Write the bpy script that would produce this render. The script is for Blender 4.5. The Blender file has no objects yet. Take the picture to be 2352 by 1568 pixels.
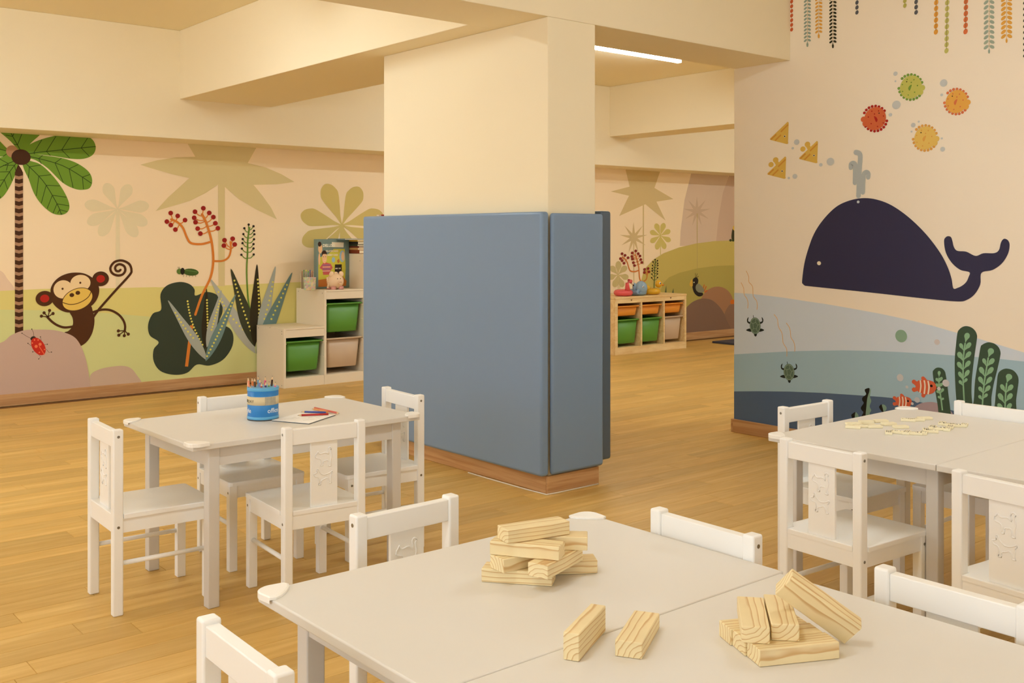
import bpy, bmesh, math, random
from mathutils import Vector, Matrix
random.seed(7)
PI = math.pi
sc = bpy.context.scene
C = sc.collection
# ------------------------------------------------------------------ camera
F_PX, CX, HY, H = 2380.0, 1176.0, 543.0, 1.12
TH = math.radians(50.15)
cam_d = bpy.data.cameras.new('camera'); cam = bpy.data.objects.new('camera', cam_d); C.objects.link(cam)
cam.location = (0, 0, H); cam.rotation_euler = (PI / 2, 0, TH - PI / 2)
cam_d.sensor_width = 36.0; cam_d.lens = 36.0 * F_PX / 2352.0
cam_d.shift_y = -(784.0 - HY) / 2352.0; cam_d.shift_x = 0
cam_d.clip_start = 0.02; cam_d.clip_end = 60
sc.camera = cam
# ------------------------------------------------------------------ light and exposure
sc.view_settings.view_transform = 'Standard'; sc.view_settings.look = 'None'
sc.view_settings.gamma = 1; sc.view_settings.use_curve_mapping = False
sc.view_settings.exposure = 0.33
EXPO = 0.0
wd = bpy.data.worlds.new('sky'); sc.world = wd; wd.use_nodes = True
bg = wd.node_tree.nodes['Background']; bg.inputs[0].default_value = (0.80, 0.90, 1.0, 1); bg.inputs[1].default_value = 2.0
sc.cycles.max_bounces = 10; sc.cycles.diffuse_bounces = 6; sc.cycles.glossy_bounces = 3
sc.cycles.sample_clamp_indirect = 6
TUBE_COL = (1.0, 0.80, 0.55)

def area_light(name, loc, rot, sx, sy, power, col):
    l = bpy.data.lights.new(name, 'AREA'); l.shape = 'RECTANGLE'; l.size = sx; l.size_y = sy
    l.energy = power; l.color = col
    o = bpy.data.objects.new(name, l); C.objects.link(o); o.location = loc; o.rotation_euler = rot
    return o
# daylight coming in through the windows behind and left of the camera
DAY = (0.84, 0.94, 1.06)
area_light('daylight_back', (-2.93 + 3.0, -2.93, 1.45), (PI / 2, 0, PI), 3.6, 1.3, 30, DAY)      # faces +Y
area_light('daylight_left', (-2.93, 0.8, 1.45), (PI / 2, 0, -PI / 2), 4.2, 1.3, 18, DAY)         # faces +X
area_light('daylight_far_left', (-2.93, 5.3, 1.35), (PI / 2, 0, -PI / 2), 2.4, 1.2, 14, DAY)
area_light('daylight_right_room', (8.0, -2.93, 1.45), (PI / 2, 0, PI), 3.6, 1.3, 40, DAY)

# ------------------------------------------------------------------ geometry helpers
def ray(x, y):
    fx, fy, rx, ry = math.cos(TH), math.sin(TH), math.sin(TH), -math.cos(TH)
    k = (x - CX) / F_PX
    return fx + k * rx, fy + k * ry, (HY - y) / F_PX
def on_z(x, y, z=0.0):
    a, b, c = ray(x, y); t = (z - H) / c; return Vector((a * t, b * t, z))
def on_x(x, y, X):
    a, b, c = ray(x, y); t = X / a; return Vector((X, b * t, H + c * t))
def on_y(x, y, Y):
    a, b, c = ray(x, y); t = Y / b; return Vector((a * t, Y, H + c * t))

def lin(c):
    c = c / 255.0
    return c / 12.92 if c <= 0.04045 else ((c + 0.055) / 1.055) ** 2.4
def rgb(r, g, b): return (lin(r), lin(g), lin(b), 1.0)

def add_box(bm, x0, x1, y0, y1, z0, z1, bev=0.0, seg=2, mat=0):
    r = bmesh.ops.create_cube(bm, size=1.0)
    vs = r['verts']
    for v in vs:
        v.co = Vector((x0 + (v.co.x + .5) * (x1 - x0), y0 + (v.co.y + .5) * (y1 - y0), z0 + (v.co.z + .5) * (z1 - z0)))
    fs = list({f for v in vs for f in v.link_faces})
    for f in fs: f.material_index = mat
    if bev > 0:
        es = list({e for v in vs for e in v.link_edges})
        rr = bmesh.ops.bevel(bm, geom=es, offset=bev, segments=seg, affect='EDGES', profile=0.5)
        for f in rr['faces']: f.material_index = mat; f.smooth = seg > 1
    return vs
def add_tube(bm, pts, rad, n=10, cap=True, mat=0):
    pts = [Vector(p) for p in pts]
    rads = rad if isinstance(rad, (list, tuple)) else [rad] * len(pts)
    rings = []
    for i, p in enumerate(pts):
        d = (pts[min(i + 1, len(pts) - 1)] - pts[max(i - 1, 0)]).normalized()
        up = Vector((0, 0, 1)) if abs(d.z) < .95 else Vector((1, 0, 0))
        a = d.cross(up).normalized(); b = a.cross(d).normalized()
        rings.append([bm.verts.new(p + (a * math.cos(2 * PI * k / n) + b * math.sin(2 * PI * k / n)) * rads[i]) for k in range(n)])
    for i in range(len(rings) - 1):
        for k in range(n):
            f = bm.faces.new((rings[i][k], rings[i][(k + 1) % n], rings[i + 1][(k + 1) % n], rings[i + 1][k])); f.smooth = True; f.material_index = mat
    if cap:
        f = bm.faces.new(rings[0]); f.material_index = mat
        f = bm.faces.new(rings[-1][::-1]); f.material_index = mat
def add_lathe(bm, prof, c=(0, 0, 0), n=32, mat=0, sx=1, sy=1):
    rings = []
    for r, z in prof:
        rings.append([bm.verts.new((c[0] + sx * r * math.cos(2 * PI * k / n), c[1] + sy * r * math.sin(2 * PI * k / n), c[2] + z)) for k in range(n)])
    for i in range(len(rings) - 1):
        for k in range(n):
            f = bm.faces.new((rings[i][k], rings[i][(k + 1) % n], rings[i + 1][(k + 1) % n], rings[i + 1][k])); f.smooth = True; f.material_index = mat
    if prof[0][0] > 1e-5: bm.faces.new(rings[0][::-1]).material_index = mat
    if prof[-1][0] > 1e-5: bm.faces.new(rings[-1]).material_index = mat
def add_ball(bm, c, r, sx=1, sy=1, sz=1, u=16, v=10, mat=0, rot=None):
    res = bmesh.ops.create_uvsphere(bm, u_segments=u, v_segments=v, radius=r)
    M = Matrix.Diagonal((sx, sy, sz, 1))
    if rot is not None: M = rot.to_4x4() @ M
    M = Matrix.Translation(c) @ M
    bmesh.ops.transform(bm, matrix=M, verts=res['verts'])
    for vv in res['verts']:
        for f in vv.link_faces: f.smooth = True; f.material_index = mat
def mesh_of(name, bm, mats):
    bmesh.ops.recalc_face_normals(bm, faces=bm.faces)
    me = bpy.data.meshes.new(name); bm.to_mesh(me); bm.free()
    for m in (mats if isinstance(mats, (list, tuple)) else [mats]): me.materials.append(m)
    return me
def obj(name, bm, mats, parent=None, loc=None, rot=None):
    me = bm if isinstance(bm, bpy.types.Mesh) else mesh_of(name, bm, mats)
    o = bpy.data.objects.new(name, me); C.objects.link(o)
    if parent is not None: o.parent = parent
    if loc is not None: o.location = loc
    if rot is not None: o.rotation_euler = rot
    return o
def tag(o, label, cat, group=None):
    o['label'] = label; o['category'] = cat
    if group: o['group'] = group
    return o
def thing(name, label, cat, loc=(0, 0, 0), rotz=0.0, group=None):
    o = bpy.data.objects.new(name, None); C.objects.link(o); o.empty_display_size = 0.05
    o.location = loc; o.rotation_euler = (0, 0, rotz)
    return tag(o, label, cat, group)
def struct(name, bm, mats, parent=None):
    o = obj(name, bm, mats, parent)
    if parent is None: o['kind'] = 'structure'
    return o
def kids(o): return [c for c in bpy.data.objects if c.parent == o]
def copy_tree(o, parent=None, ch=None):
    if ch is None:
        ch = {}
        for q in bpy.data.objects:
            if q.parent: ch.setdefault(q.parent, []).append(q)
    c = o.copy(); C.objects.link(c); c.parent = parent
    for q in ch.get(o, []): copy_tree(q, c, ch)
    return c
def BM(): return bmesh.new()
def box_obj(name, dims, m, parent, bev=0.0, seg=2):
    bm = BM(); add_box(bm, *dims, bev=bev, seg=seg); return obj(name, bm, m, parent)

# ------------------------------------------------------------------ materials
def mat(name, col, rough=0.5, bump=0.0, bscale=40.0, var=0.0, vscale=3.0, spec=0.5, emit=None, coat=0.0):
    m = bpy.data.materials.new(name); m.use_nodes = True
    nt = m.node_tree; b = nt.nodes['Principled BSDF']
    b.inputs['Base Color'].default_value = col; b.inputs['Roughness'].default_value = rough
    b.inputs['Specular IOR Level'].default_value = spec; b.inputs['Coat Weight'].default_value = coat
    if var > 0 or bump > 0:
        tc = nt.nodes.new('ShaderNodeTexCoord')
    if var > 0:
        n = nt.nodes.new('ShaderNodeTexNoise'); n.inputs['Scale'].default_value = vscale; n.inputs['Detail'].default_value = 4
        nt.links.new(tc.outputs['Object'], n.inputs['Vector'])
        h = nt.nodes.new('ShaderNodeHueSaturation'); h.inputs['Color'].default_value = col
        mr = nt.nodes.new('ShaderNodeMapRange'); mr.inputs['To Min'].default_value = 1 - var; mr.inputs['To Max'].default_value = 1 + var
        nt.links.new(n.outputs['Fac'], mr.inputs['Value']); nt.links.new(mr.outputs['Result'], h.inputs['Value'])
        nt.links.new(h.outputs['Color'], b.inputs['Base Color'])
    if bump > 0:
        n2 = nt.nodes.new('ShaderNodeTexNoise'); n2.inputs['Scale'].default_value = bscale; n2.inputs['Detail'].default_value = 3
        nt.links.new(tc.outputs['Object'], n2.inputs['Vector'])
        bp = nt.nodes.new('ShaderNodeBump'); bp.inputs['Strength'].default_value = bump; bp.inputs['Distance'].default_value = 0.004
        nt.links.new(n2.outputs['Fac'], bp.inputs['Height']); nt.links.new(bp.outputs['Normal'], b.inputs['Normal'])
    if emit:
        b.inputs['Emission Color'].default_value = emit[0]; b.inputs['Emission Strength'].default_value = emit[1]
    return m
def wood(name, light, dark, scale=(2.0, 22.0, 22.0), rough=0.5, ring=True, tone=False, knots=0.0, bands=6.0, contrast=1.0, perobj=False):
    """grain runs along local X"""
    m = bpy.data.materials.new(name); m.use_nodes = True
    nt = m.node_tree; N = nt.nodes.new; L = nt.links.new; b = nt.nodes['Principled BSDF']
    b.inputs['Roughness'].default_value = rough; b.inputs['Specular IOR Level'].default_value = 0.35
    tc = N('ShaderNodeTexCoord'); mp = N('ShaderNodeMapping'); mp.inputs['Scale'].default_value = scale
    L(tc.outputs['Object'], mp.inputs['Vector'])
    off = None
    if tone:
        at = N('ShaderNodeAttribute'); at.attribute_name = 'tone'; off = at.outputs['Fac']
    elif perobj:
        oi = N('ShaderNodeObjectInfo'); off = oi.outputs['Random']
    vec = mp.outputs['Vector']
    if off is not None:
        mu = N('ShaderNodeMath'); mu.operation = 'MULTIPLY'; mu.inputs[1].default_value = 37.0; L(off, mu.inputs[0])
        va = N('ShaderNodeVectorMath'); va.operation = 'ADD'; L(vec, va.inputs[0])
        cb = N('ShaderNodeCombineXYZ'); L(mu.outputs[0], cb.inputs[0]); L(mu.outputs[0], cb.inputs[1]); L(mu.outputs[0], cb.inputs[2])
        L(cb.outputs[0], va.inputs[1]); vec = va.outputs[0]
    n1 = N('ShaderNodeTexNoise'); n1.inputs['Scale'].default_value = 1.0; n1.inputs['Detail'].default_value = 5; n1.inputs['Distortion'].default_value = 0.4
    L(vec, n1.inputs['Vector'])
    wv = N('ShaderNodeMath'); wv.operation = 'MULTIPLY'; wv.inputs[1].default_value = bands; L(n1.outputs['Fac'], wv.inputs[0])
    sn = N('ShaderNodeMath'); sn.operation = 'SINE'; 
    m2 = N('ShaderNodeMath'); m2.operation = 'MULTIPLY'; m2.inputs[1].default_value = 6.283; L(wv.outputs[0], m2.inputs[0]); L(m2.outputs[0], sn.inputs[0])
    mr = N('ShaderNodeMapRange'); mr.inputs['From Min'].default_value = -1; mr.inputs['From Max'].default_value = 1
    mr.inputs['To Min'].default_value = 0.5 - 0.28 * contrast; mr.inputs['To Max'].default_value = 0.5 + 0.28 * contrast; L(sn.outputs[0], mr.inputs['Value'])
    n2 = N('ShaderNodeTexNoise'); n2.inputs['Scale'].default_value = 4.0; n2.inputs['Detail'].default_value = 6; L(vec, n2.inputs['Vector'])
    ad = N('ShaderNodeMath'); ad.operation = 'ADD'; L(mr.outputs['Result'], ad.inputs[0])
    s2 = N('ShaderNodeMath'); s2.operation = 'MULTIPLY_ADD'; s2.inputs[1].default_value = 0.9 * contrast; s2.inputs[2].default_value = -0.45 * contrast; L(n2.outputs['Fac'], s2.inputs[0]); L(s2.outputs[0], ad.inputs[1])
    cr = N('ShaderNodeValToRGB'); cr.color_ramp.elements[0].color = dark; cr.color_ramp.elements[1].color = light
    cr.color_ramp.elements[0].position = 0.05; cr.color_ramp.elements[1].position = 0.8
    L(ad.outputs[0], cr.inputs['Fac'])
    out = cr.outputs['Color']
    if off is not None:
        hs = N('ShaderNodeHueSaturation'); L(out, hs.inputs['Color'])
        vr = N('ShaderNodeMapRange'); vr.inputs['To Min'].default_value = 0.88; vr.inputs['To Max'].default_value = 1.1; L(off, vr.inputs['Value'])
        L(vr.outputs['Result'], hs.inputs['Value']); out = hs.outputs['Color']
    if knots > 0:
        vo = N('ShaderNodeTexVoronoi'); vo.inputs['Scale'].default_value = knots; L(tc.outputs['Object'], vo.inputs['Vector'])
        kr = N('ShaderNodeMapRange'); kr.inputs['From Min'].default_value = 0.06; kr.inputs['From Max'].default_value = 0.13; L(vo.outputs['Distance'], kr.inputs['Value'])
        mx = N('ShaderNodeMixRGB'); mx.inputs['Color1'].default_value = rgb(110, 65, 30); L(kr.outputs['Result'], mx.inputs['Fac']); L(out, mx.inputs['Color2']); out = mx.outputs['Color']
    L(out, b.inputs['Base Color'])
    return m
def ring_wood(name, light, dark, spacing=.0078, rough=.55):
    """growth rings round an axis beside the block: lines on the sides, arcs on the ends"""
    m = bpy.data.materials.new(name); m.use_nodes = True
    nt = m.node_tree; N = nt.nodes.new; L = nt.links.new; b = nt.nodes['Principled BSDF']; b.inputs['Roughness'].default_value = rough; b.inputs['Specular IOR Level'].default_value = .3
    tc = N('ShaderNodeTexCoord'); oi = N('ShaderNodeObjectInfo'); sp = N('ShaderNodeSeparateXYZ'); L(tc.outputs['Object'], sp.inputs[0])
    def math_(op, a, b_=None, c_=None):
        n = N('ShaderNodeMath'); n.operation = op
        for i, v in enumerate((a, b_, c_)):
            if v is None: continue
            if isinstance(v, (int, float)): n.inputs[i].default_value = v
            else: L(v, n.inputs[i])
        return n.outputs[0]
    rnd = oi.outputs['Random']
    an = math_('MULTIPLY', rnd, 61.0); oy = math_('MULTIPLY', math_('COSINE', an), .030); oz = math_('MULTIPLY', math_('SINE', an), .030)
    mp = N('ShaderNodeMapping'); mp.inputs['Scale'].default_value = (9, 40, 40); L(tc.outputs['Object'], mp.inputs['Vector'])
    va = N('ShaderNodeVectorMath'); va.operation = 'ADD'; L(mp.outputs[0], va.inputs[0])
    cb = N('ShaderNodeCombineXYZ'); L(math_('MULTIPLY', rnd, 91.0), cb.inputs[0]); L(cb.outputs[0], va.inputs[1])
    ns = N('ShaderNodeTexNoise'); ns.inputs['Scale'].default_value = 1.0; ns.inputs['Detail'].default_value = 2; L(va.outputs[0], ns.inputs['Vector'])
    y = math_('ADD', sp.outputs[1], oy); z = math_('ADD', sp.outputs[2], oz)
    d = math_('SQRT', math_('ADD', math_('MULTIPLY', y, y), math_('MULTIPLY', z, z)))
    d = math_('ADD', d, math_('MULTIPLY', ns.outputs['Fac'], .009))
    fr = math_('FRACT', math_('DIVIDE', d, spacing)); 
    cr = N('ShaderNodeValToRGB'); L(fr, cr.inputs['Fac']); e = cr.color_ramp.elements
    e[0].position = 0; e[0].color = light; e[1].position = 1; e[1].color = light
    q = e.new(.7); q.color = tuple(l * .85 + k * .15 for l, k in zip(light, dark)); q = e.new(.88); q.color = dark; q = e.new(.93); q.color = dark
    n2 = N('ShaderNodeTexNoise'); n2.inputs['Scale'].default_value = 14; n2.inputs['Detail'].default_value = 4; L(tc.outputs['Object'], n2.inputs['Vector'])
    hs = N('ShaderNodeHueSaturation'); L(cr.outputs['Color'], hs.inputs['Color']); mr = N('ShaderNodeMapRange'); mr.inputs['To Min'].default_value = .86; mr.inputs['To Max'].default_value = 1.1; L(n2.outputs['Fac'], mr.inputs['Value']); L(mr.outputs['Result'], hs.inputs['Value'])
    L(hs.outputs['Color'], b.inputs['Base Color']); return m
M = {}
PAINT = rgb(244, 232, 203)
M['paint'] = mat('wall_paint', PAINT, 0.75, bump=0.06, bscale=120, var=0.012, vscale=1.5, spec=0.25)
M['ceil'] = mat('ceiling_paint', rgb(246, 234, 202), 0.8, spec=0.2)
M['white'] = mat('white_lacquer', rgb(248, 247, 245), 0.38, bump=0.02, bscale=200, spec=0.45)
M['tabletop'] = mat('grey_laminate', rgb(226, 222, 216), 0.42, spec=0.4)
M['tableleg'] = mat('grey_lacquer', rgb(216, 212, 208), 0.45, spec=0.4)
M['guard'] = mat('white_plastic', rgb(252, 250, 246), 0.3)
M['metal'] = mat('screw_metal', rgb(150, 148, 142), 0.35); M['metal'].node_tree.nodes['Principled BSDF'].inputs['Metallic'].default_value = 1.0
M['black'] = mat('black', rgb(20, 20, 20), 0.5)
M['floor'] = wood('oak_plank', rgb(225, 189, 117), rgb(199, 156, 79), scale=(1.6, 16.0, 1.0), rough=0.42, tone=True, bands=1.6, contrast=0.75)
M['gap'] = mat('floor_joint', rgb(120, 82, 40), 0.8)
M['skirt'] = wood('oak_skirting', rgb(208, 165, 118), rgb(184, 136, 88), scale=(1.5, 30, 40), rough=0.5, bands=2)
M['skirt_y'] = wood('oak_skirting_y', rgb(208, 165, 118), rgb(184, 136, 88), scale=(30, 1.5, 40), rough=0.5, bands=2)
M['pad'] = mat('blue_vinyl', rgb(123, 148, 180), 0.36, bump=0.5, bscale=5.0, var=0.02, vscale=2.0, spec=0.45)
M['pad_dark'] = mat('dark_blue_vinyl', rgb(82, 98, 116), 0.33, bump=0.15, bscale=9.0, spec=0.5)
M['block'] = ring_wood('pine_block', rgb(242, 224, 178), rgb(214, 176, 122))
M['pine'] = wood('pine_shelf', rgb(244, 220, 170), rgb(222, 184, 122), scale=(3.0, 18, 18), rough=0.5, bands=2, contrast=0.7)
M['shelfwhite'] = mat('white_board', rgb(240, 228, 206), 0.5, spec=0.3)
M['bin_green'] = mat('green_plastic', rgb(88, 148, 52), 0.4)
M['bin_beige'] = mat('beige_plastic', rgb(203, 178, 150), 0.4)
M['bin_orange'] = mat('orange_plastic', rgb(232, 150, 52), 0.4)
M['tube'] = mat('tube_diffuser', rgb(255, 240, 220), 0.4, emit=((0.89, 0.98, 1.0, 1), 66.0))
M['housing'] = mat('lamp_housing', rgb(240, 235, 225), 0.5)
def P(r, g, b):            # flat print or plastic colour, cached
    k = 'c_%d_%d_%d' % (r, g, b)
    if k not in M:
        q = 1.02 + .13 * min(1.0, (255 - max(r, g, b)) / 110.0)
        M[k] = mat(k, rgb(min(255, r * q), min(255, g * q * 1.012), min(255, b * q * 1.03)), 0.6, spec=0.2)
    return M[k]
def G(r, g, b, rough=0.35):
    k = 'g_%d_%d_%d' % (r, g, b)
    if k not in M: M[k] = mat(k, rgb(r, g, b), rough)
    return M[k]

# ------------------------------------------------------------------ room
CEIL = 2.56; SOFF = 2.08; WY = 7.39; UY = 7.05; UZ = 1.803; WX = 4.79
XL, XR, YB = -3.0, 11.0, -3.0
def sbox(name, x0, x1, y0, y1, z0, z1, m='paint', bev=0.0, parent=None):
    bm = BM(); add_box(bm, x0, x1, y0, y1, z0, z1, bev=bev); return struct(name, bm, M[m], parent)
floor = sbox('floor', XL, XR, YB, WY + .1, -0.12, -0.003, 'gap')
sbox('ceiling', XL, XR, YB, WY + .1, CEIL, CEIL + .1, 'ceil')
wall_back = sbox('wall_back', XL, XR, WY, WY + .12, 0, CEIL)
sbox('trim_1', XL, XR, UY, WY, UZ, CEIL, bev=0.004)                                   # boxed-out upper wall
wall_whale = sbox('wall_right', WX, WX + .32, YB, 3.748, 0, CEIL, bev=0.003)
sbox('trim_2', XL, WX, 3.369, 3.74, SOFF, CEIL, bev=0.003)                             # beam along the opening
sbox('trim_3', 2.86, 3.56, 3.74, UY, SOFF, CEIL, bev=0.003)                            # beam to the back wall
sbox('trim_4', 7.11, 7.45, 0.5, UY, SOFF, CEIL, bev=0.003)                             # beam in the room beyond
sbox('trim_5', 3.016, 3.304, 3.369, 4.68, 0, SOFF, bev=0.003)                          # pillar
sbox('wall_far_right', XR, XR + .1, YB, WY, 0, CEIL)
# walls with windows behind the camera
def wall_with_windows(name, axis, c0, c1, holes, z0, z1, out):
    """axis 'x': wall plane is X=const (holes along Y); axis 'y': plane Y=const"""
    bm = BM(); lo, hi = (YB, WY) if axis == 'x' else (XL, XR); cur = lo
    def seg(a, b, za, zb):
        if axis == 'x': add_box(bm, c0, c1, a, b, za, zb)
        else: add_box(bm, a, b, c0, c1, za, zb)
    for a, b in holes:
        seg(cur, a, 0, CEIL); seg(a, b, 0, z0); seg(a, b, z1, CEIL); cur = b
    seg(cur, hi, 0, CEIL)
    return struct(name, bm, M['paint'])
wall_with_windows('wall_left', 'x', XL - .15, XL, [(-1.3, 2.9), (4.1, 6.5)], 0.8, 2.1, -1)
wall_with_windows('wall_front', 'y', YB - .15, YB, [(-1.8, 1.9), (6.2, 9.8)], 0.8, 2.1, -1)
wi = 0
for axis, a, b in (('x', -1.3, 2.9), ('x', 4.1, 6.5), ('y', -1.8, 1.9), ('y', 6.2, 9.8)):
    wi += 1; bm = BM(); t = .05
    def fr(p0, p1, za, zb):
        if axis == 'x': add_box(bm, XL - .12, XL - .06, p0, p1, za, zb)
        else: add_box(bm, p0, p1, YB - .12, YB - .06, za, zb)
    fr(a, b, .8, .8 + t); fr(a, b, 2.1 - t, 2.1); n = 3
    for k in range(n + 1):
        p = a + (b - a - t) * k / n; fr(p, p + t, .8 + t, 2.1 - t)
    struct('window_%d' % wi, bm, M['guard'])
# skirting boards
def skirt(name, x0, x1, y0, y1, h, m='skirt'):
    bm = BM(); add_box(bm, x0, x1, y0, y1, 0, h, bev=0.002, seg=1); return struct(name, bm, M[m])
skirt('baseboard_back', XL, XR, WY - .014, WY, .08)
skirt('baseboard_right', WX - .014, WX, YB, 3.750, .075, 'skirt_y')
skirt('baseboard_end', WX - .014, WX + .33, 3.750, 3.763, .075)
skirt('baseboard_pillar_left', 3.003, 3.0159, 3.3692, 4.69, .078, 'skirt_y')
skirt('baseboard_pillar_front', 3.003, 3.316, 3.356, 3.3689, .078)
skirt('baseboard_pillar_right', 3.3041, 3.316, 3.3692, 4.69, .078, 'skirt_y')

# ------------------------------------------------------------------ floor planks
PW, PL = 0.0995, 0.92
def plank_geo(bm, x0, x1, y0, tone, lay):
    g = 0.0012; vs = []
    for (x, y, z) in ((x0 + g, y0 + g, 0), (x1 - g, y0 + g, 0), (x1 - g, y0 + PW - g, 0), (x0 + g, y0 + PW - g, 0),
                      (x0, y0, -.0028), (x1, y0, -.0028), (x1, y0 + PW, -.0028), (x0, y0 + PW, -.0028)):
        vs.append(bm.verts.new((x, y, z)))
    fs = [bm.faces.new((vs[0], vs[1], vs[2], vs[3]))]
    for k in range(4): fs.append(bm.faces.new((vs[k], vs[4 + k], vs[4 + (k + 1) % 4], vs[(k + 1) % 4])))
    for f in fs: f[lay] = tone
def proj(X, Y, z):
    d = X * math.cos(TH) + Y * math.sin(TH); s = X * math.sin(TH) - Y * math.cos(TH)
    return (CX + F_PX * s / d, HY - F_PX * (z - H) / d, d) if d > .1 else (0, 0, d)
planks = []
r = random.Random(3); j = 0; y = YB + 0.047
while y + PW <= WY:
    x = XL - r.random() * PL
    while x < XR:
        x0, x1 = max(x, XL), min(x + PL, XR)
        if x1 - x0 > .02: planks.append((x0, x1, y))
        x += PL
    y += PW; j += 1
vis, rest = [], []
for p in planks:
    cx_, cy_ = (p[0] + p[1]) / 2, p[2] + PW / 2
    best = 9e9
    for q in (p[0], cx_, p[1]):
        u, v, d = proj(q, cy_, 0)
        if d > .3 and -150 < u < 2500 and v < 1720: best = min(best, d)
    (vis if best < 9e9 else rest).append((best, p))
vis.sort(key=lambda t: t[0])
near, more = vis[:300], vis[300:] + rest
proto = {}
for _, (x0, x1, y0) in near:
    full = abs((x1 - x0) - PL) < 1e-6
    key = r.randrange(24) if full else None
    if key is None or key not in proto:
        bm = BM(); lay = bm.faces.layers.float.new('tone'); plank_geo(bm, 0, x1 - x0, 0, r.random(), lay)
        me = mesh_of('plank', bm, M['floor'])
        if key is not None: proto[key] = me
    else: me = proto[key]
    o = bpy.data.objects.new('plank', me); C.objects.link(o); o.parent = floor; o.location = (x0, y0, 0)
bm = BM(); lay = bm.faces.layers.float.new('tone')
for _, (x0, x1, y0) in more: plank_geo(bm, x0, x1, y0, r.random(), lay)
o = obj('plank_field', bm, M['floor'], floor); o['kind'] = 'stuff'

# ------------------------------------------------------------------ wall pads round the pillar
def pad(name, label, x0, x1, y0, y1, z0, z1, m, seam_axis):
    t = thing(name, label, 'wall pad', ((x0 + x1) / 2, (y0 + y1) / 2, z0))
    ox, oy = t.location.x, t.location.y
    bm = BM(); add_box(bm, x0 - ox, x1 - ox, y0 - oy, y1 - oy, 0, z1 - z0, bev=0.013, seg=4)
    obj('cover', bm, m, t)
    bm = BM(); e = .0025
    if seam_axis == 'x':
        a, b = y0 - oy + .012, y1 - oy - .012; xx = x0 - ox + .003
        for zz in (.012, z1 - z0 - .012): add_tube(bm, [(xx, a, zz), (xx, b, zz)], e, 6)
        for yy in (a, b): add_tube(bm, [(xx, yy, .012), (xx, yy, z1 - z0 - .012)], e, 6)
    else:
        a, b = x0 - ox + .012, x1 - ox - .012; yy = y0 - oy + .003
        for zz in (.012, z1 - z0 - .012): add_tube(bm, [(a, yy, zz), (b, yy, zz)], e, 6)
        for xx in (a, b): add_tube(bm, [(xx, yy, .012), (xx, yy, z1 - z0 - .012)], e, 6)
    obj('seam', bm, m, t)
    return t
pad('wall_pad', 'large blue-grey vinyl pad covering the wide left face of the pillar', 2.958, 3.0025, 3.345, 4.80, .082, 1.228, M['pad'], 'x')
pad('wall_pad', 'narrow blue-grey vinyl pad on the front face of the pillar', 3.009, 3.325, 3.334, 3.3555, .086, 1.222, M['pad'], 'y')
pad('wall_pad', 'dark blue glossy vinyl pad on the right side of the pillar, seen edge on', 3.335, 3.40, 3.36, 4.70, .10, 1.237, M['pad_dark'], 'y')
pad('wall_pad', 'blue-grey vinyl pad on the back of the pillar, only its top edge showing', 3.02, 3.30, 4.695, 4.76, .10, 1.222, M['pad'], 'x')
t = thing('toy_brick', 'small red toy block lying on top of the padding behind the pillar', 'toy', (3.05, 4.728, 1.222))
box_obj('brick_body', (-.026, .03, -.013, .013, 0, .016), G(190, 50, 30), t, .002)
box_obj('brick_end', (-.042, -.026, -.012, .012, 0, .015), G(232, 205, 170), t, .002)
bm = BM(); add_tube(bm, [(2.985, 3.9, .003), (2.982, 3.75, .003), (2.983, 3.5, .003), (2.990, 3.348, .003), (3.05, 3.344, .003), (3.3, 3.345, .003)], .003, 6)
tag(obj('cable', bm, G(238, 232, 220)), 'thin white cable lying along the foot of the pillar skirting', 'cable')

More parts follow.
